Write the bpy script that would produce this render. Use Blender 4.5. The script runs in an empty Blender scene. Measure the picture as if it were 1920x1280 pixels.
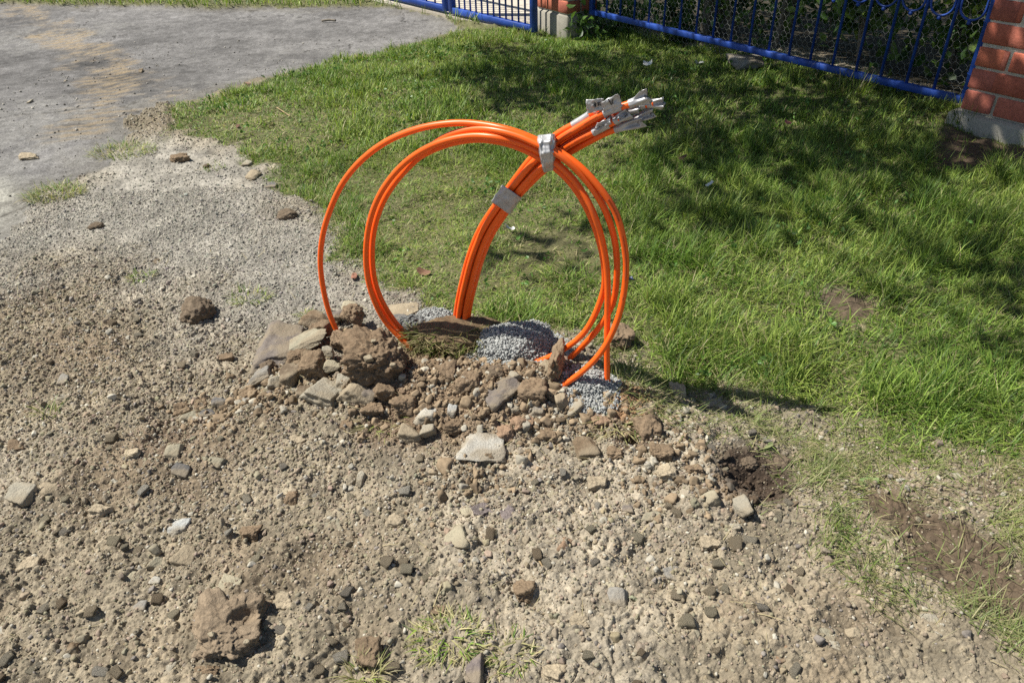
import bpy, math, random
import numpy as np
from mathutils import Matrix, Vector

# ------------------------------------------------------------------ camera, world, sun, exposure
FPX = 1387.0; PITCH = math.radians(34.9); ROLL = math.radians(-1.9); CAMH = 1.0
fwd = np.array([0, math.cos(PITCH), -math.sin(PITCH)])
_u0 = np.array([0, math.sin(PITCH), math.cos(PITCH)]); _r0 = np.array([1., 0, 0])
rgt = math.cos(ROLL) * _r0 + math.sin(ROLL) * _u0
upv = -math.sin(ROLL) * _r0 + math.cos(ROLL) * _u0
CAM = np.array([0, 0, CAMH])
scene = bpy.context.scene
cd = bpy.data.cameras.new('camera'); co = bpy.data.objects.new('camera', cd)
scene.collection.objects.link(co); scene.camera = co
cd.sensor_width = 36; cd.lens = FPX / 1920 * 36; cd.clip_start = 0.02; cd.clip_end = 500
co.matrix_world = Matrix(((rgt[0], upv[0], -fwd[0], 0), (rgt[1], upv[1], -fwd[1], 0),
                          (rgt[2], upv[2], -fwd[2], CAMH), (0, 0, 0, 1)))
SH = np.array([0.985, -0.17]); SH /= np.linalg.norm(SH)          # direction shadows fall on the ground
SUN_EL = math.radians(56)
sunv = np.array([-SH[0] * math.cos(SUN_EL), -SH[1] * math.cos(SUN_EL), math.sin(SUN_EL)])
sl = bpy.data.lights.new('sun', 'SUN'); sl.energy = 5.0; sl.angle = math.radians(0.55); sl.color = (1.0, 0.95, 0.86)
so = bpy.data.objects.new('sun', sl); scene.collection.objects.link(so)
so.rotation_euler = Vector(sunv).to_track_quat('Z', 'Y').to_euler()
w = bpy.data.worlds.new('World'); scene.world = w; w.use_nodes = True
nt = w.node_tree; bg = nt.nodes['Background']; bg.inputs['Strength'].default_value = 0.062
sk = nt.nodes.new('ShaderNodeTexSky'); sk.sky_type = 'NISHITA'; sk.sun_disc = False
sk.sun_elevation = SUN_EL; sk.sun_rotation = math.atan2(sunv[0], sunv[1])
nt.links.new(sk.outputs[0], bg.inputs['Color'])
scene.view_settings.view_transform = 'Standard'; scene.view_settings.look = 'None'
scene.view_settings.exposure = 0.55; scene.view_settings.gamma = 1.0
scene.render.engine = 'CYCLES'
scene.cycles.use_denoising = False
scene.cycles.max_bounces = 6; scene.cycles.diffuse_bounces = 3; scene.cycles.transparent_max_bounces = 6

rng = np.random.default_rng(7); random.seed(7)
col = scene.collection

# ------------------------------------------------------------------ pixel helpers (full 1920x1280 photo pixels)
def ray(x, y): return fwd + rgt * ((x - 960) / FPX) + upv * ((640 - y) / FPX)
def G(x, y, z=0.0):
    d = ray(x, y); return CAM + d * ((z - CAMH) / d[2])
def Z0(y):
    t = np.clip((np.asarray(y, float) - 2.9) / 2.1, 0, 1); return -0.10 * t * t * (3 - 2 * t)   # the ground falls away a little beyond the lawn
def G0(x, y, dz=0.0):
    z = 0.0
    for _ in range(12): z += .7 * (float(Z0(G(x, y, z + dz)[1])) - z)
    return G(x, y, z + dz)
def poly(*pts): return np.array([(G0(p[0], p[1])[:2] if len(p) == 2 else p[:2]) for p in pts])

# ------------------------------------------------------------------ vectorised noise
def _h(ix, iy, s):
    n = (ix.astype(np.int64) * 374761393 + iy.astype(np.int64) * 668265263 + s * 2147483647) & 0x7fffffff
    n = ((n ^ (n >> 13)) * 1274126177) & 0x7fffffff
    n = ((n ^ (n >> 16)) * 1103515245 + 12345) & 0x7fffffff
    return (n & 0xffffff) / float(0xffffff)
def vn(x, y, s=0):
    ix = np.floor(x); iy = np.floor(y); fx = x - ix; fy = y - iy
    ix = ix.astype(np.int64); iy = iy.astype(np.int64)
    ux = fx * fx * fx * (fx * (fx * 6 - 15) + 10); uy = fy * fy * fy * (fy * (fy * 6 - 15) + 10)
    a = _h(ix, iy, s); b = _h(ix + 1, iy, s); c = _h(ix, iy + 1, s); d = _h(ix + 1, iy + 1, s)
    return (a + (b - a) * ux) * (1 - uy) + (c + (d - c) * ux) * uy - 0.5
def fbm(x, y, sc, o=4, s=0, g=0.5):
    r = 0; a = 1.0
    for k in range(o):
        ca, sa = math.cos(k * 1.3), math.sin(k * 1.3)
        r = r + a * vn((x * ca - y * sa) / sc, (x * sa + y * ca) / sc, s + k * 17); a *= g; sc *= 0.5
    return r * 2
def cell(x, y, sc, s=0):
    """lumpy grains: returns (height 0..1, random id)"""
    x = x / sc; y = y / sc; ix = np.floor(x).astype(np.int64); iy = np.floor(y).astype(np.int64)
    best = np.full(np.shape(x), 9.0); rid = np.zeros(np.shape(x))
    for dx in (-1, 0, 1):
        for dy in (-1, 0, 1):
            cx = ix + dx; cy = iy + dy
            px = cx + _h(cx, cy, s); py = cy + _h(cx, cy, s + 5); rr = 0.45 + 0.75 * _h(cx, cy, s + 9)
            d = np.sqrt((x - px) ** 2 + (y - py) ** 2) / rr
            m = d < best; best = np.where(m, d, best); rid = np.where(m, _h(cx, cy, s + 13), rid)
    return np.clip(1 - best ** 1.6, 0, 1) * (.35 + rid), rid
def sdpoly(x, y, P):
    """signed distance in metres, positive inside"""
    n = len(P); best = np.full(np.shape(x), 1e9); ins = np.zeros(np.shape(x), bool)
    for i in range(n):
        ax, ay = P[i]; bx, by = P[(i + 1) % n]
        ex, ey = bx - ax, by - ay
        t = np.clip(((x - ax) * ex + (y - ay) * ey) / (ex * ex + ey * ey + 1e-12), 0, 1)
        best = np.minimum(best, (x - ax - t * ex) ** 2 + (y - ay - t * ey) ** 2)
        c = ((ay > y) != (by > y)) & (x < (bx - ax) * (y - ay) / (by - ay + 1e-12) + ax)
        ins ^= c
    return np.where(ins, 1, -1) * np.sqrt(best)
def ss(a, b, x):
    t = np.clip((x - a) / (b - a), 0, 1); return t * t * (3 - 2 * t)
def lerp(a, b, t):
    t = np.asarray(t)[..., None]; return a * (1 - t) + np.asarray(b) * t

# ------------------------------------------------------------------ regions of the ground
LAWN = poly((868, 56), (760, 84), (700, 103), (640, 111), (560, 133), (480, 151), (400, 180), (330, 198), (290, 225),
            (330, 262), (440, 278), (490, 310), (520, 350), (570, 400), (615, 430), (640, 470), (655, 510), (740, 540),
            (800, 590), (900, 640), (1040, 660), (1140, 668), (1165, 712), (1205, 745), (1290, 775), (1410, 785), (1545, 795),
            (1580, 820), (1640, 890), (1720, 925), (1800, 925), (1920, 920), (2600, 900), (5.0, 2.0, 0), (5.0, 3.0, 0),
            (2200, 420), (1920, 285), (1800, 215), (1500, 118), (1110, 42), (1000, 56))
WISP = poly((1300, 745), (1360, 800), (1420, 830), (1480, 930), (1540, 1040), (1600, 1090), (1700, 1150), (1800, 1230), (1900, 1300),
            (2300, 1500), (2600, 900), (1920, 900), (1700, 900), (1580, 800), (1540, 760))
BARE = poly((1630, 925), (1720, 920), (1800, 965), (1900, 1030), (2050, 1110), (2050, 1240), (1900, 1180), (1790, 1120), (1680, 1040))
BARE2 = poly((1510, 545), (1580, 535), (1650, 560), (1660, 590), (1600, 600), (1540, 585))
BARE3 = poly((1740, 275), (1770, 238), (1850, 262), (1980, 305), (1980, 330), (1850, 300), (1830, 315), (1760, 308))
THIN = poly((940, 440), (1080, 430), (1150, 480), (1110, 520), (980, 500))
STRAWY = poly((700, 300), (1150, 330), (1200, 520), (1000, 600), (760, 560), (560, 400), (480, 300), (300, 240), (520, 180))
ROAD = poly((-3.9, 0.5, 0), (0, 440), (45, 400), (110, 350), (165, 332), (200, 285), (250, 235), (300, 200), (335, 196), (480, 152),
            (560, 134), (640, 112), (700, 105), (760, 84), (868, 58), (850, 40), (780, 22), (720, 12), (660, 10), (600, 14), (520, 14),
            (440, 13), (400, 18), (300, 12), (150, 12), (0, 7), (-6.5, 7.0, 0), (-9, 6.0, 0), (-9, 0.5, 0))
APRON = poly((-300, 330), (0, 300), (90, 330), (150, 345), (60, 400), (0, 450), (-300, 600))
GRAV = poly((160, 330), (210, 290), (300, 262), (440, 285), (500, 335), (560, 400), (640, 460), (660, 530), (760, 570), (700, 610),
            (560, 600), (420, 560), (250, 480), (100, 470), (-100, 560), (0, 440))
PATH1 = poly((0, 8), (60, 12), (150, 62), (240, 115), (285, 145), (350, 175), (330, 200), (240, 200), (170, 150), (60, 60))
PATH2 = poly((120, 190), (235, 120), (250, 180), (210, 230), (150, 270), (90, 300), (60, 300))
LITTER = poly((1000, 40), (1110, 20), (1500, 95), (1800, 185), (1920, 245), (2600, 500), (8, 2, 0), (8, 9, 0), (0.9, 9, 0))
PAVE = poly((680, 0), (850, 38), (1010, 62), (1110, 20), (0.9, 9, 0), (-1.0, 9, 0), (-1.3, 6.5, 0))
def masks(x, y):
    m = {}
    n1 = fbm(x, y, 0.16, 4, 3); n2 = fbm(x, y, 0.05, 3, 31)
    m['lawn'] = ss(-0.03, 0.05 + .10 * ss(1.9, .9, y), sdpoly(x, y, LAWN) + 0.06 * n1 + 0.02 * n2)
    m['wisp'] = ss(-0.03, 0.08, sdpoly(x, y, WISP) + 0.05 * n1 + 0.03 * n2)
    m['bare'] = np.maximum(ss(-0.02, 0.03, sdpoly(x, y, BARE) + 0.03 * n1 + .02 * n2),
                           np.maximum(ss(-0.03, 0.03, sdpoly(x, y, BARE2) + 0.03 * n1), ss(-0.03, 0.03, sdpoly(x, y, BARE3) + 0.03 * n1)))
    m['road'] = ss(-0.008, 0.008, sdpoly(x, y, ROAD) + 0.035 * n1 + 0.02 * n2)
    m['apron'] = ss(-0.05, 0.25, sdpoly(x, y, APRON) + 0.08 * n1)
    m['grav'] = ss(-0.30, 0.16, sdpoly(x, y, GRAV) + 0.08 * n1)
    m['t1'] = ss(-0.06, 0.1, sdpoly(x, y, PATH1) + 0.10 * n1)
    m['t2'] = ss(-0.06, 0.1, sdpoly(x, y, PATH2) + 0.10 * n1)
    m['litter'] = ss(-0.02, 0.06, sdpoly(x, y, LITTER) + 0.02 * n1)
    m['pave'] = ss(-0.02, 0.04, sdpoly(x, y, PAVE) + 0.01 * n1)
    m['n1'] = n1; m['n2'] = n2
    return m
BUMPS = [  # px, py, radius x, radius y (m), height (m)
    (880, 738, .18, .085, .05), (700, 735, .15, .09, .03), (1040, 745, .11, .09, .04), (575, 700, .10, .08, .02),
    (1180, 760, .08, .06, .02), (905, 800, .16, .07, .014), (1250, 850, .12, .08, .02), (1330, 920, .09, .06, .015),
    (660, 830, .22, .10, .012), (430, 840, .2, .1, .012), (960, 1000, .3, .1, .012), (1090, 1060, .14, .08, .014),
    (1240, 1180, .2, .08, .012), (180, 900, .25, .1, .012), (600, 1100, .2, .07, .01),
    (1187, 830, .016, .014, -.035), (1420, 893, .05, .035, -.035), (1460, 860, .03, .02, -.012), (730, 795, .04, .035, -.018),
    (320, 825, .05, .015, -.012), (790, 620, .07, .04, .006), (960, 660, .1, .06, .02), (1100, 720, .06, .05, .012),
    (1400, 905, .06, .045, -.012), (640, 930, .05, .02, -.008), (1030, 1140, .05, .02, -.008)]
_B = [(G(a, b)[0], G(a, b)[1], c, d, e) for a, b, c, d, e in BUMPS]
def Hs(x, y, mk=None):
    """ground height, smooth part"""
    near = 1 - ss(3.0, 6.0, np.sqrt(x * x + y * y))
    m = masks(x, y) if mk is None else mk
    soft = (1 - m['road']) * (1 - m['pave'])
    z = 0.012 * fbm(x, y, 0.55, 2, 71) * soft
    for bx, by, rx, ry, h in _B:
        z = z + h * np.exp(-((x - bx) / rx) ** 2 - ((y - by) / ry) ** 2)
    z = z + Z0(y) - 0.005 * m['road'] * (1 - m['apron'] * .3)
    return z
def H(x, y, mk=None):
    m = masks(x, y) if mk is None else mk
    z = Hs(x, y, m)
    soil = (1 - m['lawn']) * (1 - m['road']) * (1 - m['litter']) * (1 - m['pave'])
    rough = soil * (1 - 0.65 * m['grav']) * (1 - .6 * m['bare'])
    warpx = x + 0.012 * fbm(x, y, .05, 2, 91); warpy = y + 0.012 * fbm(x, y, .05, 2, 92)
    z = z + rough * (0.008 * fbm(warpx, warpy, 0.11, 5, 7, .6))
    c1, _ = cell(warpx, warpy, 0.034, 1); c2, _ = cell(warpx, warpy, 0.013, 2)
    dens = ss(-.35, .4, fbm(x, y, .2, 2, 55))
    c3, _ = cell(x + .7, y, 0.0068, 4)
    z = z + soil * ((0.0095 * c1 * dens) * (1 - .8 * m['grav']) * (1 - .7 * m['bare']) + 0.0062 * c2 * (1 - .45 * m['grav']) + 0.0030 * c3)
    z = z + (m['lawn'] + m['bare']) * 0.006 * fbm(x, y, 0.08, 4, 13)
    z = z + m['road'] * 0.002 * fbm(x, y, 0.25, 4, 23)
    return z
def ground_at(px, py, dz=0.0):
    """point where the ray through a photo pixel meets the ground raised by dz"""
    z = 0.0
    for _ in range(14):
        p = G(px, py, z + dz)
        z += 0.7 * (float(Hs(np.array([p[0]]), np.array([p[1]]))[0]) - z)
    p = G(px, py, z + dz); return p, z
def h1(x, y, full=True):
    return float((H if full else Hs)(np.array([x], float), np.array([y], float))[0])

# ------------------------------------------------------------------ mesh + object helpers
def mesh_np(name, V, tris=None, quads=None, colr=None, smooth=False):
    me = bpy.data.meshes.new(name)
    V = np.ascontiguousarray(V, np.float32); nt_ = 0 if tris is None else len(tris); nq = 0 if quads is None else len(quads)
    me.vertices.add(len(V)); me.vertices.foreach_set('co', V.ravel())
    idx = []; st = []
    if nt_: idx.append(np.asarray(tris, np.int32).ravel()); st.append(np.arange(nt_, dtype=np.int32) * 3)
    if nq: idx.append(np.asarray(quads, np.int32).ravel()); st.append(nt_ * 3 + np.arange(nq, dtype=np.int32) * 4)
    idx = np.concatenate(idx); st = np.concatenate(st)
    me.loops.add(len(idx)); me.loops.foreach_set('vertex_index', idx)
    me.polygons.add(len(st)); me.polygons.foreach_set('loop_start', st)
    if smooth: me.polygons.foreach_set('use_smooth', np.ones(len(st), bool))
    me.update(calc_edges=True)
    if colr is not None:
        a = me.color_attributes.new('Col', 'FLOAT_COLOR', 'POINT')
        c = np.ones((len(V), 4), np.float32); c[:, :3] = colr; a.data.foreach_set('color', c.ravel())
    return me
def link(name, me, mat=None, parent=None):
    o = bpy.data.objects.new(name, me); col.objects.link(o)
    if mat is not None and me is not None and not len(me.materials):
        for m_ in (mat if isinstance(mat, (list, tuple)) else [mat]): me.materials.append(m_)
    if parent: o.parent = parent
    return o
def tag(o, label=None, cat=None, group=None, kind=None):
    if label: o['label'] = label
    if cat: o['category'] = cat
    if group: o['group'] = group
    if kind: o['kind'] = kind
    return o
def empty(name, loc, label, cat, group=None, rz=0):
    o = bpy.data.objects.new(name, None); col.objects.link(o); o.location = loc; o.rotation_euler = (0, 0, rz)
    o.empty_display_size = 0.05
    return tag(o, label, cat, group)
def ico(n):
    t = (1 + 5 ** .5) / 2
    v = [(-1, t, 0), (1, t, 0), (-1, -t, 0), (1, -t, 0), (0, -1, t), (0, 1, t), (0, -1, -t), (0, 1, -t), (t, 0, -1), (t, 0, 1), (-t, 0, -1), (-t, 0, 1)]
    f = [(0, 11, 5), (0, 5, 1), (0, 1, 7), (0, 7, 10), (0, 10, 11), (1, 5, 9), (5, 11, 4), (11, 10, 2), (10, 7, 6), (7, 1, 8), (3, 9, 4), (3, 4, 2),
         (3, 2, 6), (3, 6, 8), (3, 8, 9), (4, 9, 5), (2, 4, 11), (6, 2, 10), (8, 6, 7), (9, 8, 1)]
    v = [np.array(p) / np.linalg.norm(p) for p in v]
    for _ in range(n):
        c = {}; nf = []
        def mid(a, b):
            k = (min(a, b), max(a, b))
            if k not in c:
                p = v[a] + v[b]; v.append(p / np.linalg.norm(p)); c[k] = len(v) - 1
            return c[k]
        for a, b, d in f:
            x, y, z = mid(a, b), mid(b, d), mid(d, a); nf += [(a, x, z), (b, y, x), (d, z, y), (x, y, z)]
        f = nf
    return np.array(v), np.array(f)
ICO = {k: ico(k) for k in (0, 1, 2, 3, 4, 5)}
def vn3(X, Y_, Z, s=0):
    I = [np.floor(q).astype(np.int64) for q in (X, Y_, Z)]; f = [q - np.floor(q) for q in (X, Y_, Z)]; u = [q * q * (3 - 2 * q) for q in f]; r = 0
    for i in (0, 1):
        for j in (0, 1):
            for k in (0, 1):
                w_ = (u[0] if i else 1 - u[0]) * (u[1] if j else 1 - u[1]) * (u[2] if k else 1 - u[2])
                r = r + w_ * _h(I[0] + i + 57 * (I[2] + k), I[1] + j + 131 * (I[2] + k), s + 3)
    return r - .5
def n3(V, sc, o, s, g=.5):
    r = 0; a = 1.0; P_ = V + 11.3
    for k in range(o):
        r = r + a * vn3(P_[:, 0] / sc, P_[:, 1] / sc, P_[:, 2] / sc, s + 31 * k); a *= g; sc *= .5; P_ = P_[:, [1, 2, 0]] + 5.7
    return r * 2
def rock_verts(sub, seed, planes=10, rough=.085, lo=.52, soft=60):
    r = np.random.default_rng(seed); V, F = ICO[sub]
    N = r.normal(size=(planes, 3)); N /= np.linalg.norm(N, axis=1)[:, None]; d = r.uniform(lo + .12, 1.05, planes)
    ax = np.vstack([np.eye(3), -np.eye(3)]) + r.normal(0, .22, (6, 3)); ax /= np.linalg.norm(ax, axis=1)[:, None]
    N = np.vstack([N[:max(3, planes - 5)], ax]); d = np.concatenate([d[:max(3, planes - 5)], r.uniform(.62, .85, 6)])
    q = np.clip(V @ N.T, 0.05, None) / d; rad = 1 / (np.sum(q ** soft, axis=1) ** (1 / soft)); rad = np.clip(rad, .3, 1.7)
    V = V * rad[:, None]
    V = V * (1 + rough * n3(V + seed % 97, .5, 4, seed, .6))[:, None]
    V = V - (V.max(0) + V.min(0)) / 2; V = V / (np.abs(V).max(0))
    return V, F
def clod_verts(sub, seed, lump=.22, rough=.10, facet=True):
    r = np.random.default_rng(seed); V, F = ICO[sub]
    W = V
    if facet:
        W, _ = rock_verts(sub, seed, 10, 0, .6, 12)
    k = 1 + lump * n3(V * 1.0 + seed % 89, .9, 3, seed) + rough * n3(V + seed % 89, .25, 4, seed + 5, .62)
    k = k - rough * .8 * np.abs(n3(V + seed % 83, .34, 3, seed + 9, .55)) + rough * .5 * np.abs(n3(V + seed % 71, .12, 2, seed + 19, .6))
    V = W * k[:, None]
    V = V - (V.max(0) + V.min(0)) / 2; return V / np.abs(V).max(0), F

def dome_verts(sub, seed):
    V, F = ICO[sub]; k = 1 + .16 * n3(V + seed % 89, .8, 3, seed) + .06 * n3(V + seed % 89, .15, 3, seed + 5, .62)
    V = V * k[:, None]; V = V - (V.max(0) + V.min(0)) / 2; return V / np.abs(V).max(0), F

# ------------------------------------------------------------------ materials
def new_mat(name):
    m = bpy.data.materials.new(name); m.use_nodes = True; return m, m.node_tree, m.node_tree.nodes['Principled BSDF']
def N(nt, t, **kw):
    n = nt.nodes.new('ShaderNode' + t)
    for k, v in kw.items():
        if hasattr(n, k): setattr(n, k, v)
        else: n.inputs[k].default_value = v
    return n
def granular(name, source='attr', base=(.3, .25, .18), lo=.6, hi=1.35, sc=260, sc2=60, bump=.5, bdist=.004, rough=.95, spec=.2, dust=None):
    """earth / stone: colour from attribute, object colour or constant, times two noises, with bump"""
    m, nt, b = new_mat(name); L = nt.links.new
    tc = N(nt, 'TexCoord'); 
    if source == 'attr': c = N(nt, 'VertexColor', layer_name='Col').outputs['Color']
    elif source == 'obj': c = N(nt, 'ObjectInfo').outputs['Color']
    else:
        rgb = N(nt, 'RGB'); rgb.outputs[0].default_value = (*base, 1); c = rgb.outputs[0]
    cs = tc.outputs['Object']
    n1 = N(nt, 'TexNoise', Scale=sc, Detail=4.0, Roughness=.7); n2 = N(nt, 'TexNoise', Scale=sc2, Detail=3.0, Roughness=.6)
    L(cs, n1.inputs['Vector']); L(cs, n2.inputs['Vector'])
    mr = N(nt, 'MapRange'); mr.inputs[1].default_value = .3; mr.inputs[2].default_value = .7; mr.inputs[3].default_value = lo; mr.inputs[4].default_value = hi
    ad = N(nt, 'Math', operation='ADD'); mu = N(nt, 'Math', operation='MULTIPLY'); mu.inputs[1].default_value = .5
    L(n1.outputs['Fac'], ad.inputs[0]); L(n2.outputs['Fac'], ad.inputs[1]); L(ad.outputs[0], mu.inputs[0]); L(mu.outputs[0], mr.inputs[0])
    mx = N(nt, 'VectorMath', operation='SCALE'); L(c, mx.inputs[0]); L(mr.outputs[0], mx.inputs['Scale'])
    out = mx.outputs[0]
    if dust:
        n3_ = N(nt, 'TexNoise', Scale=sc2 * .5, Detail=4.0); L(cs, n3_.inputs['Vector'])
        r2 = N(nt, 'MapRange'); r2.inputs[1].default_value = .42; r2.inputs[2].default_value = .56; L(n3_.outputs['Fac'], r2.inputs[0])
        r2.inputs[4].default_value = .75
        mm = N(nt, 'Mix', data_type='RGBA'); L(r2.outputs[0], mm.inputs[0]); L(out, mm.inputs[6]); mm.inputs[7].default_value = (*dust, 1); out = mm.outputs[2]
    L(out, b.inputs['Base Color']); b.inputs['Roughness'].default_value = rough; b.inputs['Specular IOR Level'].default_value = spec
    bp = N(nt, 'Bump', Strength=bump, Distance=bdist); L(mu.outputs[0], bp.inputs['Height']); L(bp.outputs[0], b.inputs['Normal'])
    return m
M_ground = granular('soil', 'attr', sc=330, sc2=90, bump=.9, bdist=.005, lo=.55, hi=1.5)
M_road = granular('asphalt', 'attr', sc=380, sc2=120, bump=1.0, bdist=.006, lo=.35, hi=1.75, rough=.97, spec=.08)
M_crumb = granular('crumbs', 'attr', sc=500, sc2=150, bump=.5, bdist=.002, lo=.7, hi=1.3)
M_stone = granular('stone', 'obj', sc=220, sc2=45, bump=1.0, bdist=.006, lo=.62, hi=1.32, rough=.95, spec=.1, dust=(.26, .215, .15))
M_paleS = granular('pale_stone', 'obj', sc=260, sc2=40, bump=1.0, bdist=.006, lo=.62, hi=1.25, rough=.95, spec=.1, dust=(.29, .245, .175))
M_clod = granular('clod_soil', 'obj', sc=300, sc2=70, bump=.9, bdist=.005, lo=.5, hi=1.5)
M_grit = granular('grit', 'obj', sc=420, sc2=160, bump=1.0, bdist=.004, lo=.45, hi=1.6)
M_conc = granular('concrete', 'const', (.33, .31, .26), sc=120, sc2=14, bump=.5, bdist=.003, lo=.72, hi=1.25, rough=.9)
M_mort = granular('mortar', 'const', (.66, .64, .59), sc=200, sc2=40, bump=.8, bdist=.004, lo=.65, hi=1.25, rough=.95)
M_brick = granular('brick', 'attr', sc=120, sc2=18, bump=.6, bdist=.003, lo=.55, hi=1.35, rough=.9, spec=.15)
M_pave = granular('paving', 'attr', sc=150, sc2=20, bump=.3, bdist=.002, lo=.8, hi=1.2, rough=.9)
M_bark = granular('bark', 'const', (.20, .175, .14), sc=60, sc2=18, bump=1.0, bdist=.01, lo=.5, hi=1.4)

def leaf_mat(name, trans=.35, rough=.5, spec=.35):
    m, nt, b = new_mat(name); L = nt.links.new
    c = N(nt, 'VertexColor', layer_name='Col').outputs['Color']
    b.inputs['Roughness'].default_value = rough; b.inputs['Specular IOR Level'].default_value = spec
    L(c, b.inputs['Base Color']); t = N(nt, 'BsdfTranslucent'); 
    sc_ = N(nt, 'VectorMath', operation='MULTIPLY'); sc_.inputs[1].default_value = (1.25, 1.3, .7); L(c, sc_.inputs[0]); L(sc_.outputs[0], t.inputs['Color'])
    mx = N(nt, 'MixShader'); mx.inputs[0].default_value = trans
    L(b.outputs[0], mx.inputs[1]); L(t.outputs[0], mx.inputs[2]); L(mx.outputs[0], nt.nodes['Material Output'].inputs['Surface'])
    return m
M_grass = leaf_mat('grass_blades', .30, .5, .28)
M_leaf = leaf_mat('leaves', .3, .45, .4)
M_straw = leaf_mat('dry_grass', .15, .7, .2)

def plain(name, c, rough=.5, metal=0.0, spec=.5, nsc=None, bump=0, bd=.001, lo=.85, hi=1.12, coat=0):
    m, nt, b = new_mat(name); L = nt.links.new
    b.inputs['Roughness'].default_value = rough; b.inputs['Metallic'].default_value = metal; b.inputs['Specular IOR Level'].default_value = spec
    tc = N(nt, 'TexCoord'); n1 = N(nt, 'TexNoise', Scale=nsc or 30, Detail=4.0); L(tc.outputs['Object'], n1.inputs['Vector'])
    mr = N(nt, 'MapRange'); mr.inputs[1].default_value = .3; mr.inputs[2].default_value = .7; mr.inputs[3].default_value = lo; mr.inputs[4].default_value = hi
    L(n1.outputs['Fac'], mr.inputs[0]); mx = N(nt, 'VectorMath', operation='SCALE'); mx.inputs[0].default_value = c; L(mr.outputs[0], mx.inputs['Scale'])
    L(mx.outputs[0], b.inputs['Base Color'])
    if name == 'orange_plastic':
        n2 = N(nt, 'TexNoise', Scale=24.0, Detail=5.0, Roughness=.7); L(tc.outputs['Object'], n2.inputs['Vector']); m2 = N(nt, 'MapRange'); m2.inputs[1].default_value = .56; m2.inputs[2].default_value = .74; m2.inputs[4].default_value = .22
        L(n2.outputs['Fac'], m2.inputs[0]); mm = N(nt, 'Mix', data_type='RGBA'); L(m2.outputs[0], mm.inputs[0]); L(mx.outputs[0], mm.inputs[6]); mm.inputs[7].default_value = (.50, .22, .10, 1); L(mm.outputs[2], b.inputs['Base Color'])
    rr = N(nt, 'MapRange'); rr.inputs[1].default_value = .3; rr.inputs[2].default_value = .7; rr.inputs[3].default_value = rough * .8; rr.inputs[4].default_value = min(1, rough * 1.25)
    L(n1.outputs['Fac'], rr.inputs[0]); L(rr.outputs[0], b.inputs['Roughness'])
    if bump:
        bp = N(nt, 'Bump', Strength=bump, Distance=bd); L(n1.outputs['Fac'], bp.inputs['Height']); L(bp.outputs[0], b.inputs['Normal'])
    return m
M_orange = plain('orange_plastic', (.95, .135, .012), .36, spec=.4, nsc=8, lo=.93, hi=1.04)
M_tape = plain('silver_tape', (.40, .40, .41), .42, .3, nsc=70, bump=.25, bd=.001)
M_tapeD = plain('folded_tape', (.43, .43, .435), .42, .3, nsc=60, bump=.25, bd=.001)
M_ink = plain('black_ink', (.015, .015, .017), .5)
M_print = plain('print', (.30, .05, .01), .6)
M_blue = plain('blue_paint', (.014, .064, .34), .55, nsc=14, bump=.3, lo=.65, hi=1.2)
M_wire = plain('galvanised_wire', (.36, .37, .34), .5, .4)
M_white = plain('paper', (.75, .74, .72), .7)
M_blueP = plain('blue_plastic', (.02, .03, .12), .4)
M_root = plain('roots', (.30, .22, .12), .9, lo=.5, hi=1.3)

# ------------------------------------------------------------------ terrain: one sheet to the horizon, split into ground, road and paving
py = np.arange(1335, -55, -1.65); ycore = np.array([G(960, p)[1] for p in py]); ycore = ycore[ycore < 7.2]
ynear = np.array([-8, -4, -2, -1, -.4, 0, .2, .3, .37]); ynear = np.concatenate([ynear, np.arange(.40, ycore[0], .01)])
yfar = ycore[-1] * np.exp(np.linspace(0, math.log(140 / ycore[-1]), 45))[1:]
ys = np.concatenate([ynear, ycore, yfar])
uc = np.linspace(-1.08, 1.08, 1120); uo = 1.08 * np.exp(np.linspace(0, math.log(60), 40))[1:]
us = np.concatenate([-uo[::-1], uc, uo])
YY, UU = np.meshgrid(ys, us, indexing='ij'); XX = UU * (0.40 + 0.60 * np.maximum(YY, .42)); XX = XX.ravel(); YYr = YY.ravel()
mk = masks(XX, YYr); ZZ = H(XX, YYr, mk)
far = ss(7, 12, np.sqrt(XX ** 2 + YYr ** 2)); ZZ = ZZ * (1 - far) - .1 * far
n_a = fbm(XX, YYr, .35, 4, 201); n_b = fbm(XX, YYr, .06, 3, 203); n_c = fbm(XX, YYr, 1.1, 3, 205)
_, gid = cell(XX, YYr, .013, 2)
soilC = lerp(np.broadcast_to(np.array([.258, .220, .158]), (len(XX), 3)), [.20, .158, .108], ss(.0, .9, n_a))
soilC = lerp(soilC, [.31, .27, .205], ss(.15, .9, -n_a)) * (1 + .30 * n_b + .25 * (gid - .5))[:, None]
grC = np.array([.275, .258, .222])[None] * (1 + .25 * n_b + .35 * (gid - .5))[:, None]
C = lerp(soilC, grC, mk['grav'])
# freshly dug, redder earth round the heap; darker spots over the hollows
for bx, by, r, cc, k in ((870, 720, .26, (.19, .13, .078), .75), (1180, 770, .07, (.30, .175, .09), .75), (1420, 890, .10, (.05, .035, .025), .98),
                         (1190, 828, .03, (.09, .055, .035), .8), (735, 800, .09, (.17, .12, .08), .6), (600, 690, .12, (.2, .15, .1), .6),
                         (300, 830, .06, (.14, .10, .07), .6), (1370, 930, .07, (.18, .13, .09), .5)):
    g = G(bx, by); d = np.sqrt((XX - g[0]) ** 2 + (YYr - g[1]) ** 2) + .03 * mk['n1']
    C = lerp(C, np.array(cc), k * (1 - ss(r * .55, r * 1.1, d)))
C = lerp(C, np.array([.10, .072, .048]), mk['bare'] * .92)
C = C * (1 + 0 * n_b)[:, None]
C = lerp(C, np.array([.105, .105, .045]), mk['lawn'] * (1 - mk['bare']) * .9)
C = lerp(C, np.array([.05, .042, .028]), mk['litter'])
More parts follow.
